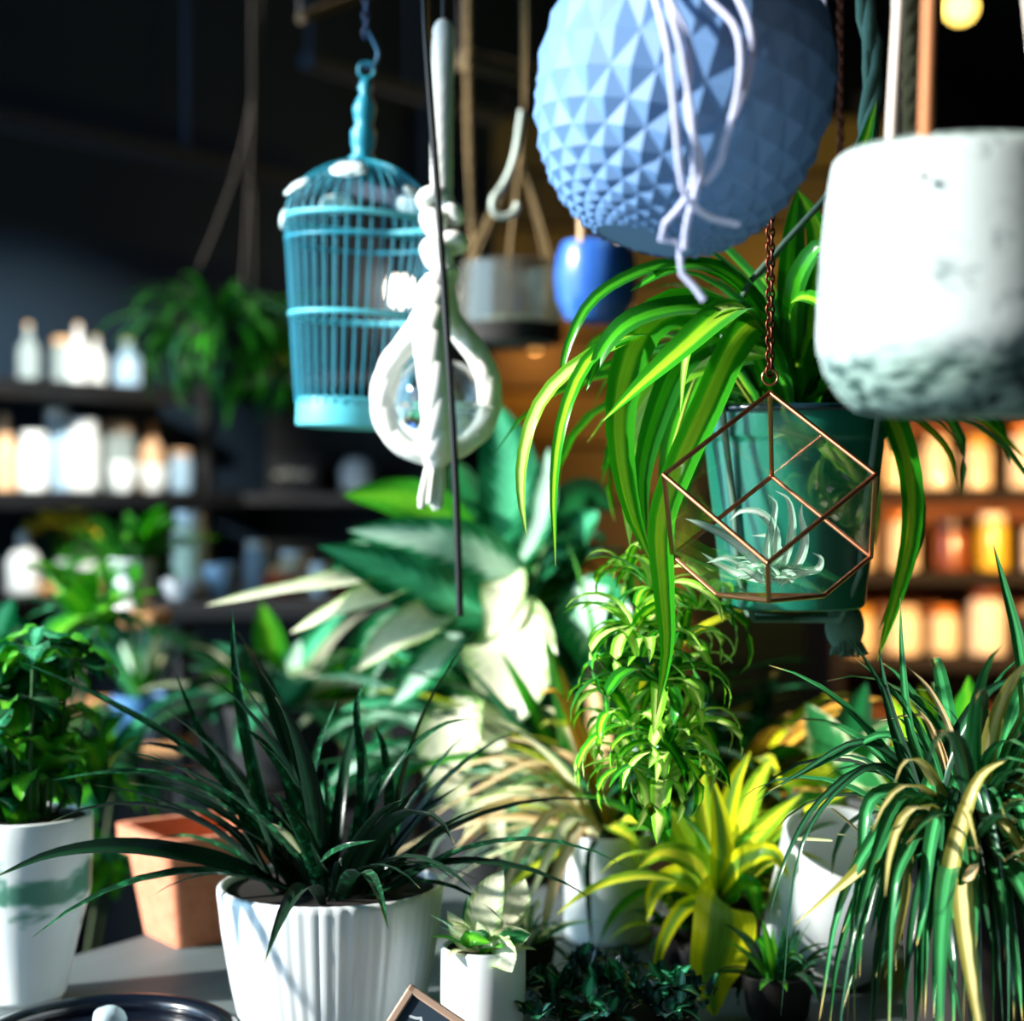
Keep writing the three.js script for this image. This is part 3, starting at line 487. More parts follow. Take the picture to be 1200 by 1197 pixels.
// terracotta square planter
{
  const d = 1.72, c = onTable(232, d), t = thing('planter', 'square tapered terracotta planter with a thick rim, standing empty beside the ribbed pot', 'planter', c), k = M(1, d), H = P(0, 968, d).y - TOP;
  const shape = (s, r) => { const q = new THREE.Shape(), h = s / 2; q.moveTo(-h + r, -h); q.lineTo(h - r, -h); q.quadraticCurveTo(h, -h, h, -h + r); q.lineTo(h, h - r); q.quadraticCurveTo(h, h, h - r, h); q.lineTo(-h + r, h); q.quadraticCurveTo(-h, h, -h, h - r); q.lineTo(-h, -h + r); q.quadraticCurveTo(-h, -h, -h + r, -h); return q; };
  const ring = (s0, s1, y0, y1, wall) => { const sh = shape(1, 0.12); const hole = shape(1 - wall, 0.1); sh.holes.push(new THREE.Path(hole.getPoints(6))); const g = new THREE.ExtrudeGeometry(sh, { depth: 1, bevelEnabled: false, curveSegments: 6, steps: 6 }); const p = g.attributes.position; for (let i = 0; i < p.count; i++) { const z = p.getZ(i), s = s0 + (s1 - s0) * z; p.setXYZ(i, p.getX(i) * s, y0 + (y1 - y0) * z, p.getY(i) * s); } const ix = []; for (let i = 0; i < p.count; i += 3) ix.push(i, i + 2, i + 1); g.setIndex(ix); g.computeVertexNormals(); return g; };
  const terra = std(0xc9805f, 0.85, { side: THREE.DoubleSide, map: tex(128, 128, (u, v) => { const n = fbm(u * 7, v * 7, 6); return [1 + 0.25 * n, 0.97 + 0.3 * n, 0.95 + 0.35 * n]; }) });
  const g = sub('pot', t); g.rotation.y = 0.62;
  mesh('wall', merge([ring(0.082, 0.108, 0, H - 0.022, 0.12), new THREE.BoxGeometry(0.078, 0.004, 0.078).translate(0, 0.002, 0)]), terra, g);
  mesh('rim', ring(0.122, 0.125, H - 0.026, H, 0.16), terra, g);
}
// white mottled pot with dark leafy plant, left edge
{
  const d = 1.5, k = M(1, d), c = onTable(28, d), t = thing('potted_plant', 'leafy dark green plant in a white pot with green stained sides at the left edge', 'plant', c), hp = (P(0, 957, d).y - TOP) / k;
  const map = tex(128, 128, (u, v) => mix(hex(0xe6eeee), hex(0x4f8a74), smooth(0.0, 0.25, fbm(u * 5, v * 5, 2) - Math.abs(v - 0.62) * 1.5 + 0.18)));
  const g = potGeo([[42, 0], [46, 8], [62, hp * 0.35], [76, hp * 0.6], [78, hp * 0.9], [78, hp]].map(([r, y]) => [r * k, y * k]), 0.005), p = g.attributes.position; for (let i = 0; i < p.count; i++) g.attributes.uv.setY(i, p.getY(i) / (hp * k));
  mesh('pot', g, phys(0xffffff, 0.5, { map }), t);
  mesh('soil', soilDisc(70 * k, (hp - 10) * k), soilMat, t);
  const rs = rng(77);
  for (let i = 0; i < 26; i++) { const a = rs() * 6.28, h = rr(0.01, 0.16, rs), o = rr(0.01, 0.07, rs), b = V(Math.cos(a) * 0.02, (hp - 10) * k, Math.sin(a) * 0.02), e = V(Math.cos(a) * o, hp * k + h, Math.sin(a) * o); mesh('stem', tube([b, b.clone().lerp(e, 0.5).add(V(0, 0.01, 0)), e], 0.0018, 8, 5), std(0x2c5a2a, 0.8), t); rosette(t, e, { n: 9, len: [0.03, 0.055], elev: [-0.4, 1.0], droop: [0.6, 1.6], w: [0.45, 0.6], mats: [L.deep, L.green, L.teal, L.green], seed: 100 + i, spread: 0.01, profile: 'oval', variants: 4, wave: 0.2 }); }
}
// black oval tray with a shiny rim
{
  const c = onTable(115, 1.33), t = thing('tray', 'black oval tray with a rounded glossy rim in the bottom left corner', 'tray', c), bm = phys(0x0a1220, 0.25, { clearcoat: 0.6 });
  mesh('base', new THREE.CylinderGeometry(0.098, 0.094, 0.006, 56).scale(1.0, 1, 1.25).translate(0, 0.003, 0), bm, t);
  mesh('rim', new THREE.TorusGeometry(0.1, 0.008, 12, 64).scale(1.0, 1.25, 1).rotateX(Math.PI / 2).translate(0, 0.01, 0), bm, t);
  const s = thing('stone', 'pale grey pebble lying in the black oval tray', 'stone', c.clone().add(V(-0.005, 0.006, -0.055))); 
  const sg = mergeVertices(new THREE.IcosahedronGeometry(0.012, 3).deleteAttribute('uv').deleteAttribute('normal')), p = sg.attributes.position; for (let i = 0; i < p.count; i++) { const n = 1 + 0.3 * fbm(p.getX(i) * 90, p.getY(i) * 90, p.getZ(i) * 90); p.setXYZ(i, p.getX(i) * n * 1.1, p.getY(i) * n * 0.9 + 0.011, p.getZ(i) * n); } sg.computeVertexNormals();
  mesh('pebble', sg, std(0xb9cfd6, 0.7), s);
}
// slate plant sign
{
  const d = 1.28, c = onTable(500, d), t = thing('chalkboard_sign', 'small slate chalkboard sign with white chalk marks leaning by the ribbed pot', 'sign', c);
  const cv = document.createElement('canvas'); cv.width = cv.height = 256; const x = cv.getContext('2d'); x.fillStyle = '#2a3d4e'; x.fillRect(0, 0, 256, 256); x.strokeStyle = '#cfd9de'; x.lineWidth = 7; x.lineCap = 'round'; const r9 = rng(4);
  for (let row = 0; row < 5; row++) { x.beginPath(); let px = 22; x.moveTo(px, 46 + row * 42); while (px < 226) { px += 8 + r9() * 8; x.lineTo(px, 46 + row * 42 + (r9() - 0.5) * 26); } x.stroke(); }
  const ct = new THREE.CanvasTexture(cv); ct.colorSpace = THREE.SRGBColorSpace;
  const g = sub('board', t); g.rotation.set(-0.35, 0.15, -0.62, 'YXZ'); g.position.y = 0.012;
  mesh('slate', new THREE.BoxGeometry(0.075, 0.075, 0.005), std(0xffffff, 0.85, { map: ct }), g);
  mesh('frame', merge([[-1, 0], [1, 0], [0, -1], [0, 1]].map(([a, b]) => new RoundedBoxGeometry(a ? 0.006 : 0.087, a ? 0.087 : 0.006, 0.009, 2, 0.0015).translate(a * 0.0405, b * 0.0405, 0))), std(0xb99a86, 0.7), g);
  mesh('stake', new THREE.BoxGeometry(0.008, 0.08, 0.005).translate(0.0, 0.036, -0.01).scale(1, 0.4, 1), tanWood, t);
}
// small white pot with pale plant
{
  const d = 1.36, k = M(1, d), c = onTable(566, d), t = thing('potted_plant', 'pale cream leaved seedling in a small round white pot at the bottom edge', 'plant', c), hp = (P(0, 1112, d).y - TOP) / k;
  mesh('pot', potGeo([[38, 0], [43, 4], [50, hp * 0.5], [50, hp]].map(([r, y]) => [r * k, y * k]), 0.005), whiteMatte, t);
  mesh('soil', soilDisc(45 * k, (hp - 10) * k), soilMat, t);
  const S = (pts, w, m = L.cream) => placedLeaf(t, pts.map(([x, y, z = 0]) => [x, y, d + z]), w, m, { profile: 'oval', segs: 10, face: V(-0.2, 0.2, 1) });
  S([[552, 1115], [540, 1092], [524, 1068]], 26); S([[565, 1112], [566, 1080], [576, 1045], [590, 1020]], 44); S([[570, 1115], [590, 1120, -0.03], [600, 1140, -0.04]], 40, L.cream); S([[562, 1112], [556, 1080, 0.01], [548, 1050, 0.015]], 30, L.silver); S([[570, 1112], [588, 1085, 0.01], [608, 1050, 0.02], [615, 1030, 0.02]], 40, L.cream); S([[572, 1114], [600, 1100, -0.01], [622, 1095, -0.015]], 30, L.creamEdge); S([[560, 1112], [550, 1100, -0.02], [575, 1105, -0.03]], 20, L.green);
  rosette(t, V(0, (hp - 8) * k, 0), { n: 14, len: [0.03, 0.05], elev: [0.3, 1.4], droop: [0.4, 1.5], w: [0.3, 0.4], mats: [L.cream, L.silver, L.creamStrap, L.green], seed: 9, spread: 0.012, profile: 'oval' });
}
// white cylinder pot with long tan and cream leaves
{
  const d = 1.7, k = M(1, d), c = onTable(711, d), t = thing('potted_plant', 'white cylinder pot with long tan and cream leaves reaching left', 'plant', c), hp = (P(0, 978, d).y - TOP) / k;
  mesh('pot', potGeo([[40, 0], [46, 3], [49, 10], [51, hp]].map(([r, y]) => [r * k, y * k]), 0.005), whiteMatte, t);
  mesh('soil', soilDisc(46 * k, (hp - 8) * k), soilMat, t);
  const S = (pts, w, m, o = {}) => placedLeaf(t, pts.map(([x, y, z = 0]) => [x, y, d + z]), w, m, { profile: 'lance', segs: 12, face: V(0, 0.8, 0.6), ...o });
  const b = [712, 975];
  S([b, [660, 930], [600, 940, -0.05], [530, 965, -0.08], [466, 996, -0.1]], 17, L.tan); S([b, [640, 895], [560, 925, -0.04], [503, 960, -0.06]], 11, L.tan);
  S([b, [670, 900], [620, 870], [588, 866]], 12, L.tan); S([b, [690, 880], [668, 820], [650, 765]], 16, L.rust); S([b, [680, 880], [650, 810], [630, 815]], 12, L.rust);
  S([b, [650, 935], [600, 925], [560, 950], [540, 990]], 12, L.creamStrap); S([b, [655, 950, -0.04], [620, 985, -0.08], [590, 1050, -0.1], [585, 1090, -0.1]], 15, L.tan);
  S([b, [670, 960, -0.06], [640, 1010, -0.1], [610, 1080, -0.12]], 19, L.creamStrap); S([b, [680, 970, -0.07], [655, 1020, -0.1], [640, 1075, -0.11], [632, 1122, -0.11]], 18, L.tan);
  S([b, [640, 930, -0.03], [570, 960, -0.05], [520, 1010, -0.06]], 13, L.tan); S([b, [640, 915], [600, 890], [540, 900], [500, 930]], 10, L.tan);
  S([b, [720, 970, -0.06], [740, 985, -0.07], [748, 1020, -0.07]], 22, L.yellow2); S([b, [735, 960, -0.05], [770, 970, -0.06], [790, 1010, -0.06]], 22, L.yellow2);
  S([b, [690, 1000, -0.06], [689, 1050, -0.065], [691, 1080, -0.065], [694, 1112, -0.065]], 9, L.strap);
  rosette(t, V(0, (hp - 6) * k, 0), { n: 90, len: [0.1, 0.24], elev: [0.0, 1.4], droop: [0.6, 2.2], w: [0.09, 0.15], mats: [L.tan, L.creamStrap, L.creamStrap, L.yellow2, L.strap, L.silver], seed: 51, spread: 0.02, profile: 'lance', az: [0.2, 3.9] });
}
// tilted white pot
{
  const d = 1.55, k = M(1, d), c = onTable(962, d), t = thing('planter', 'plain white round pot tilted on its side among the grassy leaves', 'planter', c);
  const m = mesh('pot', potGeo([[52, 0], [64, 4], [72, 14], [82, 152], [83, 158]].map(([r, y]) => [r * k, y * k]), 0.005), whiteGlaze, t);
  m.rotation.set(0.38, 0, -0.2); m.position.set(0, 62 * k * 0.42, -0.012);
}
// grassy plant at the right
{
  const d = 1.24, k = M(1, d), c = onTable(1135, d), t = thing('potted_plant', 'dark grassy plant with arching narrow leaves and burnt tips at the right edge', 'plant', c), hp = (P(0, 985, d).y - TOP) / k;
  mesh('pot', potGeo([[60, 0], [64, 4], [80, hp]].map(([r, y]) => [r * k, y * k]), 0.004), std(0x120a08, 0.8), t);
  mesh('soil', soilDisc(74 * k, (hp - 10) * k), soilMat, t);
  const S = (pts, w, m = L.grass, o = {}) => placedLeaf(t, pts.map(([x, y, z = 0]) => [x, y, d + z]), w * 1.35, m, { profile: 'lance', segs: 16, fold: 0.5, face: V(-0.3, 0.6, 0.8), ...o });
  const b = [1120, 985];
  S([b, [1085, 960], [1060, 890], [1040, 820], [1030, 760]], 16, L.grassDark); S([b, [1100, 930], [1125, 860], [1160, 810], [1215, 788]], 18, L.grassDark);
  S([[1190, 985], [1205, 880], [1195, 760], [1178, 690], [1163, 635]], 14, L.grass); S([b, [1080, 900], [1040, 862], [985, 885], [900, 928]], 10, L.grass); S([b, [1060, 900], [1010, 870], [940, 905], [885, 940]], 8, L.grassDark);
  S([[1110, 1095], [1112, 1040, -0.08], [1125, 975, -0.1], [1150, 910, -0.1], [1185, 888, -0.1]], 19, L.grassTan); S([b, [1060, 945, -0.05], [1020, 990, -0.07], [985, 1060, -0.08], [960, 1197, -0.08]], 15, L.grass);
  S([b, [1050, 985, -0.06], [1000, 1030, -0.08], [930, 1085, -0.08]], 22, L.grassTan, { face: V(0, 1, 0.3) }); S([b, [1060, 930, -0.03], [1020, 940, -0.05], [1010, 1010, -0.06], [1000, 1100, -0.07]], 16, L.grass);
  S([b, [1030, 900], [960, 940, -0.03], [920, 1010, -0.05], [900, 1080, -0.05]], 7, L.grassDark); S([b, [1040, 900], [990, 920, -0.03], [940, 990, -0.05], [915, 1190, -0.05]], 7, L.grassDark);
  S([b, [1090, 880], [1050, 815], [1000, 770]], 8, L.grass); S([b, [1070, 870], [1058, 780], [1055, 700]], 9, L.grass); S([b, [1060, 880], [1030, 800], [990, 740]], 7, L.grassDark);
  S([b, [1120, 880], [1090, 810], [1062, 780]], 7, L.tan); S([b, [1100, 880], [1080, 840], [1030, 845]], 6, L.tan); S([b, [1110, 900], [1090, 850], [1062, 818]], 6, L.tan);
  for (let i = 0; i < 84; i++) { const r = rng(300 + i), x = rr(r() < 0.12 ? 920 : 1000, 1230, r), y0 = rr(925, 1010, r), ym = rr(1000, 1110, r), z = rr(-0.02, 0.025, r), end = rr(1080, 1260, r); S([[b[0] + rr(-30, 60, r), b[1]], [x * 0.5 + b[0] * 0.5 + rr(-15, 15, r), y0 - 10, -0.04 + z], [x * 0.8 + b[0] * 0.2, (y0 + ym) / 2, -0.065 + z], [x, Math.min(ym + 30, end - 30), -0.08 + z], [x + (x - b[0]) * rr(0.02, 0.2, r), end, -0.09 + z]], rr(8, 15, r), r() < 0.62 ? L.grass : r() < 0.85 ? L.grassDark : L.grassTan, { face: V(rr(-0.6, 0.3, r), 0.5, 0.8), twist: rr(-0.5, 0.5, r) }); }
  rosette(t, V(0, (hp - 4) * k, 0), { n: 130, len: [0.1, 0.23], elev: [0.1, 1.5], droop: [0.4, 2.1], w: [0.05, 0.08], mats: [L.grass, L.grassDark, L.grassDark, L.grass, L.grass, L.grassTan], seed: 61, spread: 0.04, profile: 'lance', fold: 0.5, variants: 10, az: [-2.2, 2.5] });
  rosette(t, V(-0.01, (hp + 6) * k, 0.02), { n: 40, len: [0.015, 0.04], elev: [-0.4, 0.8], droop: [0, 0.4], w: [0.2, 0.35], mats: [L.tan, L.creamStrap], seed: 62, spread: 0.09, profile: 'blunt' });
}
// yellow variegated dracaena
{
  const d = 1.56, k = M(1, d), c = onTable(842, d), t = thing('potted_plant', 'yellow and green variegated plant with broad pointed leaves between the two white pots', 'plant', c);
  mesh('pot', potGeo([[36, 0], [40, 3], [46, 36]].map(([r, y]) => [r * k, y * k]), 0.003), std(0x1a1a1a, 0.6), t);
  mesh('soil', soilDisc(40 * k, 30 * k), soilMat, t);
  mesh('stem', tube([V(0, 28 * k, 0), V(0.002, 60 * k, 0), V(0, 105 * k, 0.01)], 0.004, 10, 7), std(0x6a7a2a, 0.8), t);
  const S = (pts, w, m = L.yellow2, o = {}) => placedLeaf(t, pts.map(([x, y, z = 0]) => [x, y, d + z]), w * 1.25, m, { profile: 'lance', segs: 12, face: V(0, 0.5, 0.85), ...o });
  S([[842, 1050], [830, 990], [822, 930], [824, 885]], 26); S([[848, 1050], [868, 1000], [905, 960], [940, 930]], 26); S([[838, 1050], [800, 985], [768, 935], [755, 925]], 26); S([[850, 1048], [880, 1000], [930, 955], [1000, 928]], 24);
  S([[842, 1055], [845, 990], [860, 920], [880, 880]], 24, L.yellow); S([[835, 1055], [800, 1030], [770, 1040], [758, 1080]], 30, L.yellow); S([[838, 1050], [845, 1062, -0.05], [842, 1100, -0.08], [832, 1150, -0.095], [838, 1192, -0.1]], 64, L.yellow, { profile: 'oval', fold: 0.35, face: V(0.25, 0.3, 1), segs: 16 });
  S([[848, 1055], [880, 1040, -0.04], [890, 1080, -0.05]], 26, L.green); S([[840, 1050], [868, 1010, -0.05], [905, 1000, -0.07], [925, 1030, -0.07]], 26, L.yellow); S([[836, 1050], [812, 1010, -0.05], [775, 1000, -0.06], [745, 1020, -0.06]], 28, L.yellow2); S([[842, 1052], [846, 1000, -0.04], [842, 950, -0.05], [832, 905, -0.05]], 26, L.yellow); S([[838, 1055], [800, 1065, -0.04], [775, 1110, -0.05], [765, 1165, -0.05]], 18, L.yellow);
  rosette(t, V(0, 100 * k, 0.005), { n: 34, len: [0.08, 0.16], elev: [0.0, 1.45], droop: [0.5, 2.0], w: [0.17, 0.24], mats: [L.yellow2, L.yellow, L.yellow2, L.green, L.spiderDark], seed: 71, spread: 0.02, profile: 'lance', az: [-0.4, 3.6] });
}
// dark small-leaved plant at the bottom
{
  const d = 1.4, c = onTable(735, d), t = thing('potted_plant', 'low dark plant with tiny glossy leaves at the bottom edge', 'plant', c), r = rng(15);
  mesh('pot', potGeo([[0.045, 0], [0.05, 0.003], [0.056, 0.022]], 0.003), std(0x14100e, 0.7), t); mesh('soil', soilDisc(0.05, 0.014), soilMat, t);
  for (let i = 0; i < 40; i++) { const a = r() * 6.28, q = Math.sqrt(r()) * 0.085; rosette(t, V(Math.cos(a) * q * 0.95 - 0.02, 0.022 + r() * 0.028, Math.sin(a) * q), { n: 11, len: [0.01, 0.02], elev: [-0.2, 1.3], droop: [0, 1], w: [0.5, 0.75], mats: [L.darkSmall, L.darkSmall, L.darkSmall, L.teal], seed: 400 + i, spread: 0.012, profile: 'oval', variants: 3, segs: 6 }); }
}
// low leafy plants that fill the gaps between the pots
for (const [x, d, seed, ms, label] of [[912, 1.45, 210, [L.deep, L.green, L.strap, L.spiderDark], 'low green leafy plant in a small black pot below the tilted white pot'], [612, 1.56, 220, [L.deep, L.teal, L.creamStrap, L.silver], 'low pale and green leafy plant left of the white cylinder pot'], [800, 1.62, 230, [L.deep, L.spiderDark, L.strap, L.yellow2], 'low dark leafy plant right of the white cylinder pot']]) {
  const c = onTable(x, d), t = thing('potted_plant', label, 'plant', c);
  mesh('pot', potGeo([[0.022, 0], [0.025, 0.003], [0.03, 0.035]], 0.003, 32), std(0x14100e, 0.7), t); mesh('soil', soilDisc(0.025, 0.026), soilMat, t);
  rosette(t, V(0, 0.032, 0), { n: 46, len: [0.03, 0.065], elev: [0.05, 1.5], droop: [0.4, 1.8], w: [0.16, 0.26], mats: ms, seed, spread: 0.02, profile: 'lance', variants: 7 });
}
// rubber plant and lime plant behind the grass
{
  const d = 1.72, k = M(1, d), c = onTable(985, d), t = thing('potted_plant', 'upright plant with broad cream edged green leaves behind the tilted white pot', 'plant', c);
  mesh('pot', potGeo([[40, 0], [44, 3], [50, 80]].map(([r, y]) => [r * k, y * k]), 0.004), std(0x3b4a4a, 0.6), t); mesh('soil', soilDisc(45 * k, 72 * k), soilMat, t);
  mesh('stem', tube([V(0, 70 * k, 0), V(0.004, 130 * k, 0), V(0, 220 * k, 0)], 0.004, 8, 6), std(0x5a6a2a, 0.8), t);
  const S = (pts, w, m = L.creamEdge) => placedLeaf(t, pts.map(([x, y, z = 0]) => [x, y, d + z]), w, m, { profile: 'oval', segs: 12, face: V(-0.2, 0.2, 1) });
  S([[980, 905], [968, 868], [945, 825]], 50); S([[985, 900], [1010, 885], [1045, 845]], 44); S([[980, 915], [1000, 905, -0.04], [1040, 925, -0.05]], 40); S([[980, 900], [955, 905, -0.03], [905, 920, -0.05]], 36, L.yellow2); S([[985, 895], [1000, 850, 0.04], [1015, 800, 0.05]], 44, L.deep); S([[985, 930], [950, 940, -0.03], [930, 965, -0.04]], 36, L.creamEdge);
  const d2 = 1.66, k2 = M(1, d2), c2 = onTable(1130, d2), t2 = thing('potted_plant', 'bright lime green broad leaved plant behind the dark grassy plant', 'plant', c2);
  mesh('pot', potGeo([[44, 0], [48, 3], [56, 110]].map(([r, y]) => [r * k2, y * k2]), 0.004), std(0x2a2420, 0.6), t2); mesh('soil', soilDisc(50 * k2, 100 * k2), soilMat, t2);
  rosette(t2, V(0, 105 * k2, 0), { n: 60, len: [0.09, 0.19], elev: [0.3, 1.5], droop: [0.3, 1.5], w: [0.3, 0.42], mats: [L.lime, L.lime, L.green], seed: 81, spread: 0.05, profile: 'oval', variants: 6 });
}
// aglaonema with broad silver leaves
{
  const d = 2.0, k = M(1, d), c = onTable(580, 1.98), t = thing('potted_plant', 'tall plant with broad silver and cream splashed leaves under the white rope hanger', 'plant', c);
  mesh('pot', potGeo([[60, 0], [66, 4], [80, 130]].map(([r, y]) => [r * k, y * k]), 0.004), std(0x14181a, 0.6), t); mesh('soil', soilDisc(74 * k, 120 * k), soilMat, t);
  const stemM = std(0x3a6a34, 0.7), S = (pts, w, m, o = {}) => placedLeaf(t, pts.map(([x, y, z = 0]) => [x, y, d + z]), w, m, { profile: 'oval', segs: 14, face: V(-0.2, 0.2, 1), fold: 0.3, wave: 0.1, ...o });
  for (const [x, y] of [[560, 660], [600, 640], [640, 640], [540, 740], [600, 730], [680, 680]]) mesh('stem', tube([V(rr(-0.03, 0.03), 115 * k, rr(-0.03, 0.03)), V(0, 200 * k, 0).lerp(P(x, y, d).sub(c), 0.4), P(x, y, d).sub(c)], 0.004, 10, 6), stemM, t);
  S([[560, 655], [520, 612], [470, 585], [402, 580]], 62, L.green); S([[620, 690], [560, 650, -0.05], [490, 632, -0.07], [408, 622, -0.08]], 66, L.silver); S([[590, 735], [520, 702, -0.08], [450, 668, -0.1], [372, 640, -0.12]], 70, L.teal);
  S([[480, 690], [420, 680, -0.1], [340, 692, -0.14], [240, 710, -0.16]], 40, L.cream, { face: V(0, 0.9, 0.4) }); S([[575, 650], [598, 580, 0.02], [592, 520, 0.02], [578, 468, 0.02]], 74, L.teal); S([[610, 660], [632, 610, -0.03], [640, 560, -0.03], [643, 525, -0.03]], 34, L.silver);
  S([[500, 690], [450, 695, -0.1], [400, 715, -0.12], [340, 742, -0.12]], 42, L.cream, { face: V(0, 0.8, 0.5) }); S([[540, 715], [500, 725, -0.1], [455, 750, -0.12], [420, 785, -0.12]], 46, L.cream); S([[550, 730], [520, 760, -0.1], [485, 800, -0.12], [458, 828, -0.12]], 44, L.silver);
  S([[590, 715], [600, 760, -0.12], [595, 810, -0.14], [560, 880, -0.14]], 108, L.cream); S([[560, 810], [530, 850, -0.16], [525, 900, -0.17], [545, 955, -0.17]], 72, L.cream); S([[600, 670], [592, 690, -0.08], [585, 715, -0.1], [572, 748, -0.1]], 52, L.cream);
  S([[680, 680], [695, 720, -0.1], [710, 760, -0.12], [735, 825, -0.12]], 88, L.silver); S([[700, 600], [672, 630, 0.03], [662, 670, 0.03], [655, 720, 0.03]], 50, L.teal); S([[600, 850], [582, 890, -0.14], [580, 950, -0.16], [590, 1010, -0.16]], 34, L.cream);
  S([[640, 640], [660, 600, 0.05], [690, 580, 0.06], [720, 600, 0.06]], 50, L.deep); S([[560, 880], [600, 920, -0.1], [610, 980, -0.12], [590, 1030, -0.12]], 60, L.teal); S([[520, 800], [490, 790, -0.05], [460, 760, -0.05]], 40, L.teal);
  rosette(t, V(0, 290 * k, 0), { n: 60, len: [0.12, 0.25], elev: [0.1, 1.35], droop: [0.4, 1.8], w: [0.28, 0.4], mats: [L.deep, L.teal, L.teal, L.silver, L.silver, L.green], seed: 91, spread: 0.06, profile: 'oval', variants: 7, wave: 0.1, az: [0.3, 2.8] });
  rosette(t, V(0.0, 140 * k, 0), { n: 60, len: [0.12, 0.25], elev: [0.0, 1.35], droop: [0.4, 1.8], w: [0.28, 0.4], mats: [L.deep, L.teal, L.teal, L.silver], seed: 92, spread: 0.06, profile: 'oval', variants: 7, wave: 0.1, az: [-0.3, 3.4] });
}
// rusty filler plant behind the middle
{
  const d = 1.85, k = M(1, d), c = onTable(855, d), t = thing('potted_plant', 'bushy plant with mustard and green narrow leaves behind the terrarium', 'plant', c);
  mesh('pot', potGeo([[40, 0], [44, 3], [52, 90]].map(([r, y]) => [r * k, y * k]), 0.004), std(0x2a1c14, 0.6), t); mesh('soil', soilDisc(46 * k, 80 * k), soilMat, t);
  rosette(t, V(0, 85 * k, 0), { n: 120, len: [0.1, 0.28], elev: [0.4, 1.5], droop: [0.3, 1.9], w: [0.1, 0.17], mats: [L.rust, L.yellow, L.strap, L.strap, L.spiderDark, L.spiderDark], seed: 95, spread: 0.05, profile: 'lance', variants: 8 });
}

// tall green filler behind the plantlets
{
  const d = 1.9, k = M(1, d), c = onTable(700, d), t = thing('potted_plant', 'tall dark green strap leaved plant behind the hanging plantlets', 'plant', c);
  mesh('pot', potGeo([[40, 0], [44, 3], [54, 100]].map(([r, y]) => [r * k, y * k]), 0.004), std(0x1c2426, 0.6), t); mesh('soil', soilDisc(48 * k, 90 * k), soilMat, t);
  rosette(t, V(0, 92 * k, 0), { n: 110, len: [0.12, 0.34], elev: [0.5, 1.5], droop: [0.2, 1.6], w: [0.1, 0.17], mats: [L.deep, L.deep, L.spiderDark, L.strap, L.spiderDark, L.yellow], seed: 96, spread: 0.05, profile: 'lance', variants: 9 });
}

// ================================================================ background
// shelves on the left wall
const shelfWood = std(0x10131a, 0.6);
const yTop = EYE + 0.235, yMid = EYE - 0.003, yLow = EYE - 0.225;
function shelf(name, y, x0, x1, label) { const u0 = uAt(x0, 0.14), u1 = uAt(x1, 0.14), t = thing(name, label, 'shelf', R((u0 + u1) / 2, y, 0.14)), p = t.position; mesh('board', box(u0, u1, y - 0.035, y, 0.0, 0.27, 0.004).translate(-p.x, -p.y, -p.z), shelfWood, t); for (const q of [0.15, 0.85]) { const u = u0 + (u1 - u0) * q; mesh('bracket', box(u - 0.012, u + 0.012, y - 0.12, y - 0.035, 0.0, 0.02).translate(-p.x, -p.y, -p.z), blackMetal, t); } }
shelf('wall_shelf', yTop, -120, 185, 'dark wall shelf, uppermost of the left wall, lined with glass and white bottles');
shelf('wall_shelf', yMid, -120, 240, 'dark wall shelf in the middle of the left wall, crowded with white jars');
shelf('wall_shelf', yLow, -120, 112, 'dark wall shelf, lowest of the left wall, with wooden tray and white bottle');
const glassJar = phys(0xe6f2f4, 0.06, { transmission: 0.7, thickness: 0 }), cork = phys(0xd8a878, 0.4, { clearcoat: 0.4 }), gloss = phys(0xf2f4f6, 0.12, { clearcoat: 1 }), peach = phys(0xe8b890, 0.25, { clearcoat: 0.8 }), bluish = phys(0xa9c8e4, 0.2, { clearcoat: 0.6 });
function bottle(x, y, n, wpx, hpx, kind, body, label, group, capM = cork) {
  const u = uAt(x, n), d = depthAt(u, n), k = M(1, d), t = thing(kind, label, kind.includes('jar') ? 'jar' : kind.includes('bowl') ? 'bowl' : 'bottle', R(u, y, n), group), r = wpx / 2 * k, h = hpx * k;
  if (kind === 'bowl') { mesh('body', potGeo([[r * 0.5, 0], [r * 0.6, h * 0.06], [r * 0.9, h * 0.5], [r, h]], 0.003, 28), body, t); return t; }
  if (kind === 'bottle') { mesh('body', lathe([[0.0005, 0], [r * 0.9, 0], [r, h * 0.05], [r, h * 0.55], [r * 0.85, h * 0.66], [r * 0.35, h * 0.78], [r * 0.32, h * 0.93], [r * 0.4, h * 0.94], [r * 0.4, h * 0.97], [0.0005, h * 0.97]], 28), body, t); mesh('stopper', new THREE.CylinderGeometry(r * 0.3, r * 0.26, h * 0.1, 16).translate(0, h * 0.99, 0), capM, t); return t; }
  mesh('body', lathe([[0.0005, 0], [r * 0.92, 0], [r, h * 0.06], [r, h * 0.74], [r * 0.82, h * 0.84], [r * 0.82, h * 0.86], [0.0005, h * 0.86]], 28), body, t); mesh('lid', new THREE.CylinderGeometry(r * 0.88, r * 0.88, h * 0.15, 24).translate(0, h * 0.93, 0), capM, t);
  return t;
}
const G1 = 'bottles and jars on the upper wall shelf', G2 = 'bottles and jars on the middle wall shelf';
for (const [x, n, w, h, kind, m, label] of [[34, 0.12, 26, 68, 'bottle', glassJar, 'tall clear glass bottle, leftmost on the upper wall shelf'], [74, 0.12, 26, 56, 'jar', glassJar, 'clear glass jar with cork lid, second from left on the upper wall shelf'], [92, 0.16, 24, 70, 'bottle', gloss, 'tall glossy white bottle, brightest on the upper wall shelf'], [112, 0.12, 26, 58, 'bottle', gloss, 'shorter glossy white bottle beside the tallest one on the upper wall shelf'], [150, 0.14, 34, 56, 'bottle', bluish, 'pale blue bottle, rightmost on the upper wall shelf']]) bottle(x, yTop, n, w, h, kind, m, label, G1);
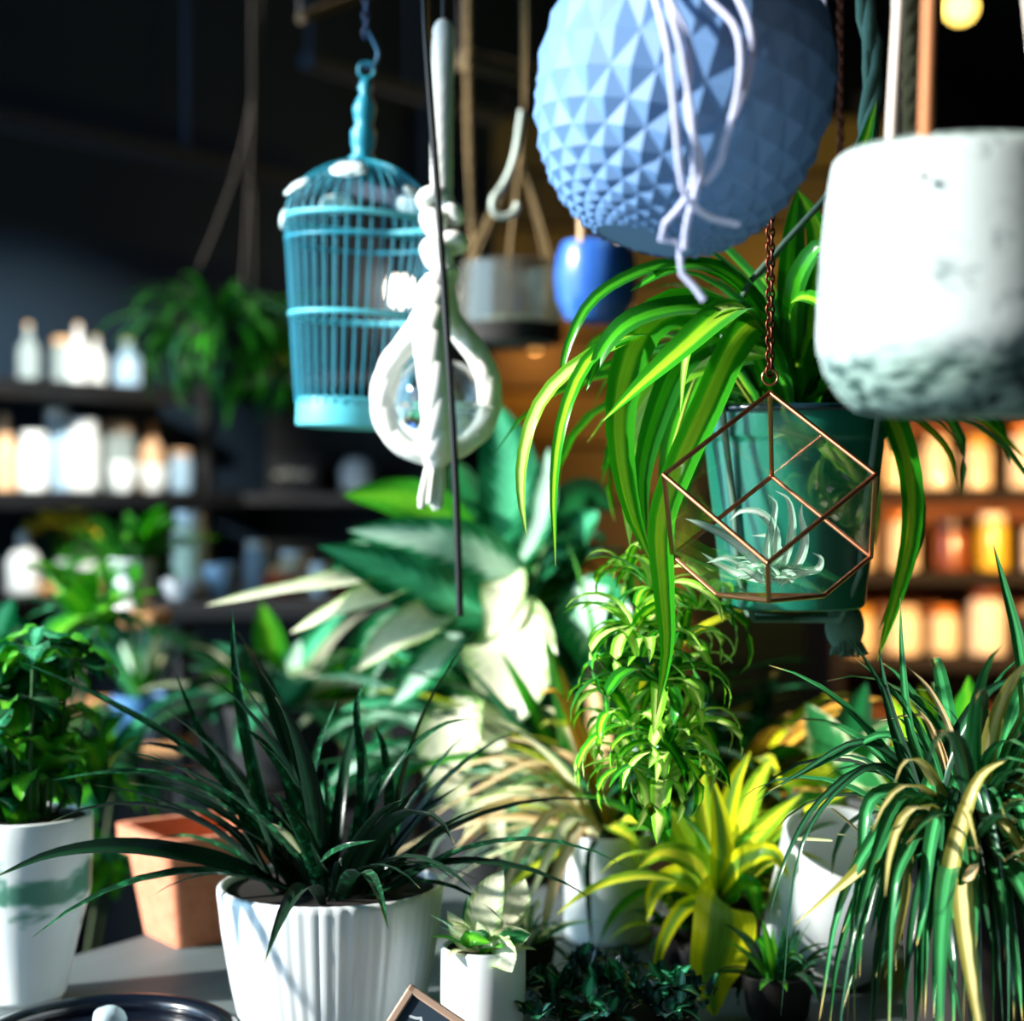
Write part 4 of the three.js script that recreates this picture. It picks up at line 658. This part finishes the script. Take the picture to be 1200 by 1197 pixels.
for (const [x, n, w, h, kind, m, label, cap] of [[6, 0.12, 30, 88, 'bottle', peach, 'peach bottle, leftmost on the middle wall shelf'], [40, 0.16, 34, 70, 'jar', gloss, 'glossy white jar near the left end of the middle wall shelf', gloss], [68, 0.1, 34, 96, 'jar', bluish, 'tall pale blue jar, highest on the middle wall shelf', gloss], [98, 0.15, 38, 84, 'jar', gloss, 'wide white jar in the centre of the middle wall shelf', gloss], [138, 0.12, 42, 82, 'jar', glassJar, 'clear jar with a big peach lid on the middle wall shelf', peach], [145, 0.22, 34, 34, 'bowl', gloss, 'white bowl in front of the peach lidded jar on the middle wall shelf'], [178, 0.12, 30, 78, 'bottle', peach, 'peach bottle right of the clear jar on the middle wall shelf'], [180, 0.22, 36, 30, 'bowl', gloss, 'white bowl in front of the peach bottle on the middle wall shelf'], [212, 0.12, 26, 48, 'jar', bluish, 'small blue jar, rightmost on the middle wall shelf', peach]]) bottle(x, yMid, n, w, h, kind, m, label, G2, cap);
bottle(27, yLow, 0.14, 40, 70, 'bottle', gloss, 'round white bottle with a narrow neck on the lowest wall shelf', null, gloss);
bottle(100, yLow, 0.1, 26, 50, 'jar', gloss, 'small white jar on the lowest wall shelf', null, gloss);
{ const u = uAt(28, 0.14), t = thing('serving_tray', 'light wooden tray under the round white bottle on the lowest wall shelf', 'tray', R(uAt(80, 0.2), yLow, 0.2)); mesh('tray', new RoundedBoxGeometry(M(62, 3.9), 0.022, 0.1, 2, 0.008).rotateY(TH).translate(0, 0.011, 0), std(0xd9a066, 0.5), t); }
// yellow flower sprays under the middle shelf
{ const y = yLow, u = uAt(66, 0.12), c = R(u, y, 0.14), t = thing('cut_flowers', 'bunch of yellow flowers standing on the lowest wall shelf', 'flowers', c), r = rng(12), fm = std(0xd6c21a, 0.8);
  mesh('vase', potGeo([[0.018, 0], [0.02, 0.05], [0.014, 0.07]], 0.002, 20), glassJar, t);
  for (let i = 0; i < 26; i++) { const a = r() * 6.28, q = rr(0.02, 0.12, r), h = rr(0.13, 0.19, r), e = V(Math.cos(a) * q, h, Math.sin(a) * q * 0.5); mesh('stem', tube([V(0, 0.03, 0), V(e.x * 0.3, h * 0.6, e.z * 0.3), e], 0.0016, 6, 4), L.fern, t); mesh('flower', new THREE.IcosahedronGeometry(0.011, 1).scale(1.3, 0.8, 1.3).translate(e.x, e.y, e.z), fm, t); } }
// hanging fern on the left
{
  const d = 3.1, k = M(1, d), c = P(262, 395, d), t = thing('hanging_fern', 'trailing green fern hung by jute ropes left of the bird cage', 'plant', c);
  mesh('pot', potGeo([[34, -50], [46, -44], [58, 0], [60, 6]].map(([r, y]) => [r * k, y * k]), 0.005, 32), std(0x0d120c, 0.8), t);
  for (const a of [0.5, 2.6, 4.7]) mesh('hanging_cord', tube([V(Math.sin(a) * 58 * k, 4 * k, Math.cos(a) * 58 * k), V(35 * k, 275 * k, 0), V(35 * k, CEIL - c.y, 0)], 3 * k, 20, 5), std(0x241c12, 0.9), t);
  rosette(t, V(0, 6 * k, 0), { n: 150, len: [0.1, 0.24], elev: [-0.3, 1.3], droop: [1.2, 3.0], w: [0.07, 0.13], mats: [L.fern, L.fern, L.spiderDark, L.strap], seed: 41, spread: 0.08, profile: 'lance', variants: 10, segs: 7 });
}
// tiered wooden plant stand with pots, left middle
{
  const d = 2.7, k = M(1, d), c = P(160, 712, d).setY(0), t = thing('plant_stand', 'dark plant stand with small wooden shelves holding pots, left of the dark strap plant', 'plant stand', c), w = std(0xc99360, 0.55);
  const y1 = P(0, 716, d).y, y2 = P(0, 822, d).y, y3 = P(0, 868, d).y;
  mesh('post', bar(V(0.06, 0, -0.06), V(0.06, y1 - 0.02, -0.06), 0.012), blackMetal, t); mesh('foot', new THREE.CylinderGeometry(0.2, 0.22, 0.03, 32).translate(0.02, 0.015, 0), blackMetal, t);
  mesh('shelf_board', new RoundedBoxGeometry(M(95, d), 0.022, 0.13, 2, 0.006).translate(-0.02, y1 - 0.011, 0), w, t); mesh('shelf_board', new RoundedBoxGeometry(M(44, d), 0.016, 0.13, 2, 0.006).translate(-0.075, y2 - 0.008, 0), w, t); mesh('shelf_board', new RoundedBoxGeometry(M(110, d), 0.016, 0.13, 2, 0.006).translate(0.01, y3 - 0.008, 0), w, t);
  const p1 = P(155, 716, d).setY(y1), a = thing('potted_plant', 'bushy green plant in a white cup on the top board of the wooden plant stand', 'plant', p1);
  mesh('pot', potGeo([[20, 0], [22, 3], [27, 60]].map(([r, y]) => [r * k, y * k]), 0.003, 32), whiteGlaze, a); mesh('soil', soilDisc(23 * k, 52 * k), soilMat, a);
  rosette(a, V(0, 54 * k, 0), { n: 60, len: [0.05, 0.13], elev: [0.1, 1.5], droop: [0.5, 2.4], w: [0.16, 0.26], mats: [L.green, L.fern, L.spiderDark], seed: 43, spread: 0.03, profile: 'oval', variants: 7, segs: 6 });
  const p2 = P(165, 822, d).setY(y2), b = thing('potted_plant', 'upright pale leaved plant in a blue pot on the lowest plant stand board', 'plant', p2.setY(y3));
  mesh('pot', potGeo([[26, 0], [30, 3], [34, 52]].map(([r, y]) => [r * k, y * k]), 0.003, 32), phys(0x4f86bf, 0.4), b); mesh('soil', soilDisc(30 * k, 44 * k), soilMat, b);
  p2.setY(y3);
  rosette(b, V(0, 46 * k, 0), { n: 26, len: [0.08, 0.15], elev: [1.1, 1.55], droop: [0, 0.5], w: [0.12, 0.2], mats: [L.silver, L.teal, L.green, L.creamStrap], seed: 44, spread: 0.02, profile: 'lance' });
}
// mass of dark foliage at the left, behind the mottled pot
{
  const d = 2.1, c = P(40, 900, d).setY(0), t = thing('potted_shrub', 'large dark shrub standing on the floor behind the left table edge', 'plant', c), r = rng(19);
  mesh('pot', potGeo([[0.12, 0], [0.13, 0.01], [0.16, 0.3]], 0.008, 32), std(0x1a1c1e, 0.7), t); mesh('soil', soilDisc(0.145, 0.28), soilMat, t);
  for (let i = 0; i < 16; i++) { const a = r() * 6.28, q = rr(0.02, 0.17, r), h = rr(0.95, 1.32, r), e = V(Math.cos(a) * q, h, Math.sin(a) * q); mesh('stem', tube([V(0, 0.27, 0), V(e.x * 0.3, h * 0.6, e.z * 0.3), e], 0.004, 8, 5), std(0x2a3a1a, 0.8), t); rosette(t, e, { n: 11, len: [0.05, 0.1], elev: [-0.4, 1.2], droop: [0.5, 1.7], w: [0.4, 0.55], mats: [L.deep, L.green, L.teal, L.green], seed: 500 + i, spread: 0.02, profile: 'oval', variants: 4, segs: 6, wave: 0.15 }); }
}
// stool with a pale leaved bushy plant behind the dark strap plant
{
  const d = 2.3, k = M(1, d), c = P(330, 900, d).setY(0), st = thing('stool', 'dark round stool behind the ribbed white pot', 'stool', c), top = P(0, 915, d).y;
  mesh('seat', new THREE.CylinderGeometry(0.13, 0.125, 0.025, 36).translate(0, top - 0.0125, 0), std(0x120c08, 0.7), st);
  for (let i = 0; i < 3; i++) { const a = i * 2.09 + 0.4; mesh('leg', bar(V(Math.sin(a) * 0.09, top - 0.025, Math.cos(a) * 0.09), V(Math.sin(a) * 0.15, 0, Math.cos(a) * 0.15), 0.012), std(0x120c08, 0.7), st); }
  const t = thing('potted_plant', 'bushy plant with cream splashed green leaves on the dark stool', 'plant', c.clone().setY(top));
  mesh('pot', potGeo([[60, 0], [66, 4], [78, 90]].map(([r, y]) => [r * k, y * k]), 0.004, 36), std(0x10161c, 0.7), t); mesh('soil', soilDisc(70 * k, 80 * k), soilMat, t);
  const S = (pts, w, m) => placedLeaf(t, pts.map(([x, y, z = 0]) => [x, y, d + z]), w, m, { profile: 'oval', segs: 10, face: V(-0.2, 0.3, 1) });
  S([[330, 840], [318, 800, -0.05], [300, 765, -0.06]], 44, L.cream); S([[340, 840], [350, 800, -0.05], [372, 790, -0.06]], 36, L.cream); S([[320, 850], [300, 830, -0.05], [292, 815, -0.05]], 30, L.cream); S([[345, 850], [360, 830, -0.07], [340, 860, -0.08]], 30, L.cream); S([[330, 835], [345, 780, -0.04], [352, 750, -0.05]], 36, L.silver); S([[350, 840], [390, 800, -0.04], [410, 770, -0.05]], 34, L.green); S([[320, 840], [270, 800, -0.04], [235, 790, -0.05]], 36, L.green);
  rosette(t, V(0, 85 * k, 0), { n: 60, len: [0.08, 0.2], elev: [0.2, 1.45], droop: [0.4, 1.7], w: [0.26, 0.36], mats: [L.deep, L.deep, L.green, L.teal, L.cream], seed: 97, spread: 0.06, profile: 'oval', variants: 7, segs: 7 });
}
// counter with merchandise in the middle distance
{
  const d = 3.3, c = P(300, 700, d).setY(0), t = thing('shop_counter', 'dark counter in the middle distance crowded with small goods', 'counter', c.clone());
  const y0 = P(0, 700, d).y; mesh('top', new RoundedBoxGeometry(0.62, 0.03, 0.4, 2, 0.006).translate(0.02, y0 - 0.015, 0), std(0x090b10, 0.9), t); mesh('body', new THREE.BoxGeometry(0.56, y0 - 0.03, 0.34).translate(0.02, (y0 - 0.03) / 2, -0.01), std(0x040508, 0.95), t);
  const put = (x, wpx, hpx, kind, m, label, cap = gloss, dz = 0) => { const p = P(x, 700, d + dz).setY(y0), k = M(1, d), r = wpx / 2 * k, h = hpx * k, o = thing(kind, label, kind, p); if (kind === 'bowl') mesh('body', potGeo([[r * 0.5, 0], [r * 0.6, h * 0.1], [r * 0.9, h * 0.5], [r, h]], 0.003, 24), m, o); else { mesh('body', lathe([[0.0005, 0], [r * 0.92, 0], [r, h * 0.06], [r, h * 0.74], [r * 0.8, h * 0.86], [0.0005, h * 0.86]], 24), m, o); mesh('lid', new THREE.CylinderGeometry(r * 0.85, r * 0.85, h * 0.15, 20).translate(0, h * 0.93, 0), cap, o); } };
  put(222, 40, 100, 'jar', phys(0xe6f0d0, 0.4), 'tall cream jar on the dark counter, leftmost of its goods'); put(258, 38, 40, 'bowl', bluish, 'pale blue bowl on the dark counter beside the cream jar', gloss, -0.08); put(213, 46, 24, 'bowl', gloss, 'shallow white bowl at the front left of the dark counter', gloss, -0.13); put(330, 46, 26, 'bowl', phys(0xc84a24, 0.4), 'orange red bowl on the dark counter'); put(345, 40, 52, 'jar', phys(0xe0c8a0, 0.4), 'cream jar with a white lid behind the orange red bowl', gloss, 0.1); put(300, 30, 64, 'jar', bluish, 'pale blue jar in the middle of the dark counter', gloss, 0.1); put(375, 28, 40, 'jar', gloss, 'small white jar at the right end of the dark counter');
}
// dark shelf unit behind the counter with boxes
{
  const d = 4.6, c = P(390, 600, d).setY(0), t = thing('shelving_unit', 'tall black shelving unit behind the bird cage', 'shelving', c.clone()), y = [0.5, P(0, 690, d).y, P(0, 580, d).y];
  const W = 0.62, bm = std(0x0a0c12, 0.7); mesh('back_panel', new THREE.BoxGeometry(W, 1.75, 0.02).translate(0, 0.875, -0.15), bm, t); for (const s of [-1, 1]) mesh('side_panel', new THREE.BoxGeometry(0.02, 1.75, 0.3).translate(s * W / 2, 0.875, 0), bm, t); for (const q of [...y, 1.74]) mesh('shelf_board', new THREE.BoxGeometry(W - 0.02, 0.02, 0.3).translate(0, q - 0.01, 0), bm, t);
  const k = M(1, d), at = (x, yy, z = 0.02) => P(x, 600, d - z).setY(yy + 0.001), pk = (x, yy, w, h, col, name, label, cat) => { const o = thing(name, label, cat, at(x, yy)); mesh('box', new RoundedBoxGeometry(w * k, h * k, 0.08, 2, 0.004).translate(0, h * k / 2, 0), std(col, 0.6), o); return o; };
  const bx = pk(345, y[2], 60, 44, 0x12141c, 'gift_box', 'black box with a strip of white lettering on the black shelving', 'box');
  mesh('label_print', new THREE.BoxGeometry(44 * k, 14 * k, 0.002).translate(0, 24 * k, 0.041), std(0xe6e2da, 0.7, { map: tex(64, 16, (u, v) => { const q = Math.abs(v - 0.5) < 0.32 && fbm(u * 16, v * 2, 3) > -0.06 ? 0.95 : 0.05; return [q, q, q]; }) }), bx);
  const jr = thing('jar', 'round white jar on the black shelving behind the rope hanger', 'jar', at(418, y[2])); mesh('body', lathe([[0.0005, 0], [14, 0], [19, 6], [20, 26], [15, 38], [12, 42], [0.0005, 42]].map(([r, q]) => [r * k, q * k]), 24), gloss, jr);
  const rd = thing('ornament', 'bright red round ornament on the black shelving', 'ornament', at(394, y[1])); mesh('ball', new THREE.SphereGeometry(15 * k, 20, 14).translate(0, 15 * k, 0), phys(0xd41414, 0.3), rd); mesh('stand', lathe([[0.0005, 0], [10 * k, 0], [8 * k, 4 * k], [0.0005, 6 * k]], 16), blackMetal, rd); rd.position.y = y[1] + 0.001;
  const st = thing('book_stack', 'two red and cream books lying on the black shelving', 'books', at(350, y[1])); for (const [q, col] of [[0, 0xb8431e], [1, 0xd8b68a]]) mesh('book', new RoundedBoxGeometry(64 * k, 12 * k, 0.1, 2, 0.003).rotateY(0.1 * q).translate(0, (6 + 12 * q) * k, 0), std(col, 0.7), st);
}
// right background: shelf of warm-coloured goods
{
  const d = 4.4, c = P(1130, 600, d).setY(0), t = thing('shelving_unit', 'dark wooden shelving full of orange and cream goods behind the right pots', 'shelving', c.clone()), k = M(1, d), W = M(330, d), r = rng(66);
  const ys = [P(0, 765, d).y, P(0, 668, d).y, P(0, 573, d).y, P(0, 480, d).y];
  mesh('back_panel', new THREE.BoxGeometry(W, ys[3] + 0.04, 0.02).translate(0, (ys[3] + 0.04) / 2, -0.2), std(0x6a3a14, 0.7), t);
  for (const s of [-1, 1]) mesh('side_panel', new THREE.BoxGeometry(0.025, ys[3] + 0.02, 0.4).translate(s * W / 2, (ys[3] + 0.02) / 2, 0), darkWood, t);
  for (const y of [0.4, ...ys]) mesh('shelf_board', new THREE.BoxGeometry(W - 0.025, 0.025, 0.39).translate(0, y - 0.0125, 0), darkWood, t);
  const cols = [['ivory', 0xfaf0dc], ['orange', 0xe08a2c], ['cream', 0xf0e0c0], ['white', 0xf4efe6], ['mustard', 0xd9a81c], ['brown', 0x7a3c14], ['peach', 0xeab48c], ['black', 0x14121c], ['yellow', 0xe8c83c], ['pale cream', 0xf6ead0]], mats = cols.map(([, h]) => phys(h, 0.3, { clearcoat: 0.6 })), names = ['bottom', 'second', 'upper'], ord = ['first', 'second', 'third', 'fourth', 'fifth', 'sixth', 'seventh', 'eighth', 'ninth'];
  for (let s = 0; s < 3; s++) { let x = -148, i = 0; while (x < 104) { const w = rr(36, 50, r), h = rr(56, 80, r), q = Math.floor(r() * cols.length), o = thing('canister', `${cols[q][0]} canister, ${ord[i]} from left on the ${['lowest', 'middle', 'top'][s]} board of the dark wooden shelving`, 'canister', c.clone().add(V((x + w / 2) * k, ys[s] + 0.001, rr(-0.04, 0.1, r))), 'canisters on the dark wooden shelving'); mesh('body', lathe([[0.0005, 0], [w * 0.44, 0], [w * 0.47, 3], [w * 0.47, h * 0.72], [w * 0.36, h * 0.82], [0.0005, h * 0.82]].map(([a, b]) => [a * k, b * k]), 24), mats[q], o); mesh('lid', new THREE.CylinderGeometry(w * 0.38 * k, w * 0.38 * k, h * 0.16 * k, 20).translate(0, h * 0.89 * k, 0), mats[(q + 2) % cols.length], o); x += w + rr(4, 12, r); i++; } }
}
// lamps of the shop: warm pendants and spots
const bulbMat = (c, e) => new THREE.MeshStandardMaterial({ color: 0x111111, emissive: c, emissiveIntensity: e });
function pendant(x, y, d, rpx, color, glow, power, label, shade = false) {
  const c = P(x, y, d), t = thing('pendant_lamp', label, 'lamp', c), r = M(rpx, d);
  mesh('bulb', new THREE.SphereGeometry(r, 20, 14), bulbMat(color, glow), t);
  mesh('socket', new THREE.CylinderGeometry(r * 0.5, r * 0.6, r * 1.4, 14).translate(0, r * 1.5, 0), blackMetal, t);
  mesh('hanging_cord', bar(V(0, r * 2, 0), V(0, CEIL - c.y, 0), 0.004, 6), blackMetal, t);
  const l = new THREE.PointLight(color, power); l.position.set(0, 0, 0); l.castShadow = true; l.shadow.radius = r / 0.02; t.add(l);
}
pendant(468, 341, 5.2, 15, 0xfff2d8, 9, 0.5, 'round white glowing bulb seen through the turquoise bird cage');
pendant(1125, 8, 4.0, 19, 0xffd060, 4, 0.7, 'warm yellow bulb glowing at the top right above the white concrete pot');
pendant(627, 407, 4.8, 5, 0xffb060, 6, 0.12, 'tiny orange bulb glowing below the glass bowl planter');
// spot lamps under the ceiling that light the shelves
function spot(at, to, color, power, angle, label) {
  const t = thing('spot_lamp', label, 'lamp', at), dir = to.clone().sub(at).normalize(), q = new THREE.Quaternion().setFromUnitVectors(V(0, -1, 0), dir);
  const can = mesh('housing', lathe([[0.001, 0.1], [0.04, 0.1], [0.05, 0.08], [0.055, 0], [0.05, 0.0], [0.045, 0.07], [0.001, 0.08]], 24), blackMetal, t); can.quaternion.copy(q);
  const gl = mesh('lens', new THREE.CylinderGeometry(0.044, 0.044, 0.004, 24).translate(0, 0.04, 0), bulbMat(color, 6), t); gl.quaternion.copy(q);
  mesh('hanging_rod', bar(V(0, 0.08, 0), V(0, CEIL - at.y, 0), 0.008, 8), blackMetal, t);
  const l = new THREE.SpotLight(color, power, 0, angle, 0.6); l.position.copy(dir.clone().multiplyScalar(0.02)); l.castShadow = true; l.shadow.radius = 2; t.add(l); l.target.position.copy(to.clone().sub(at)); t.add(l.target);
}
spot(R(-1.1, 2.15, 1.2), R(uAt(70, 0.1), 1.55, 0.05), 0xf4f4e6, 15, 0.3, 'black ceiling spot lamp aimed at the left wall shelves');
spot(P(1480, 560, 2.9), P(1120, 610, 4.4), 0xffc07a, 11, 0.5, 'black spot lamp on a long rod aimed at the right shelving');
spot(P(395, -330, 4.1), P(385, 585, 4.55), 0xf6f0e6, 55, 0.2, 'black ceiling spot lamp aimed at the black shelving');
// plank screen far back, behind the spider plant
{
  const d = 4.95, c = P(805, 600, d).setY(0), t = thing('plank_screen', 'dark olive brown screen of horizontal wooden planks far behind the spider plant', 'screen', c), W = M(455, d), r = rng(88), top = P(0, 150, d).y;
  const ms = [0x5c4a0c, 0x69550f, 0x4a3b0a].map((h) => std(h, 0.7));
  for (let y = 0.06, q = 0; y < top; y += 0.152, q++) mesh('plank', new RoundedBoxGeometry(W, 0.14, 0.022, 1, 0.004).translate(rr(-0.004, 0.004, r), y + 0.07, rr(-0.003, 0.003, r)), ms[q % 3], t);
  for (const x of [-1, 0, 1]) mesh('post', new THREE.BoxGeometry(0.05, top + 0.1, 0.04).translate(x * (W / 2 - 0.04), (top + 0.1) / 2, -0.036), darkWood, t);
}
// pipes below the ceiling
{
  const pipe = std(0x22344c, 0.8), H = (x, y, d) => P(x, y, d);
  const mk = (label, a, b, r, drops = []) => { const c = a.clone().lerp(b, 0.5), t = thing('ceiling_pipe', label, 'pipe', c); mesh('pipe', bar(a.clone().sub(c), b.clone().sub(c), r, 12), pipe, t); for (const q of drops) { const p = a.clone().lerp(b, q).sub(c); mesh('hanging_rod', bar(p, V(p.x, CEIL - c.y, p.z), 0.006, 8), pipe, t); } };
  const yA = P(0, 155, 3.5).y; mk('long grey pipe under the ceiling along the left wall', R(-1.6, yA, 0.5), R(1.2, yA, 0.5), 0.022, [0.3, 0.6, 0.9]);
  const b1 = P(100, 90, 4.1), yB = b1.y; mk('short grey pipe above the long one, hung on a vertical rod', R(0.35, yB, 0.6), R(1.1, yB, 0.6), 0.018, [0.02, 0.5]);
}
// wooden beams overhead
{
  const mk = (x0, y0, x1, y1, d, th, label) => { const a = P(x0, y0, d), b = P(x1, y1, d + 0.2), c = a.clone().lerp(b, 0.5), t = thing('hanging_pole', label, 'pole', c); mesh('pole', bar(a.clone().sub(c), b.clone().sub(c), M(th / 2, d), 12), std(0x4a3a1e, 0.8), t); for (const p of [a, b]) { const q = p.clone().sub(c); mesh('hanging_cord', bar(q, V(q.x, CEIL - c.y, q.z), 0.003, 6), blackMetal, t); } };
  mk(540, 70, 760, 118, 3.0, 26, 'tan wooden pole hung behind the jute strings'); mk(352, 22, 470, -24, 2.6, 12, 'thin yellowish bamboo pole above the bird cage');
}
for (const m of []) m;
scene.traverse((o) => { delete o.userData._n; });
renderer.render(scene, camera);
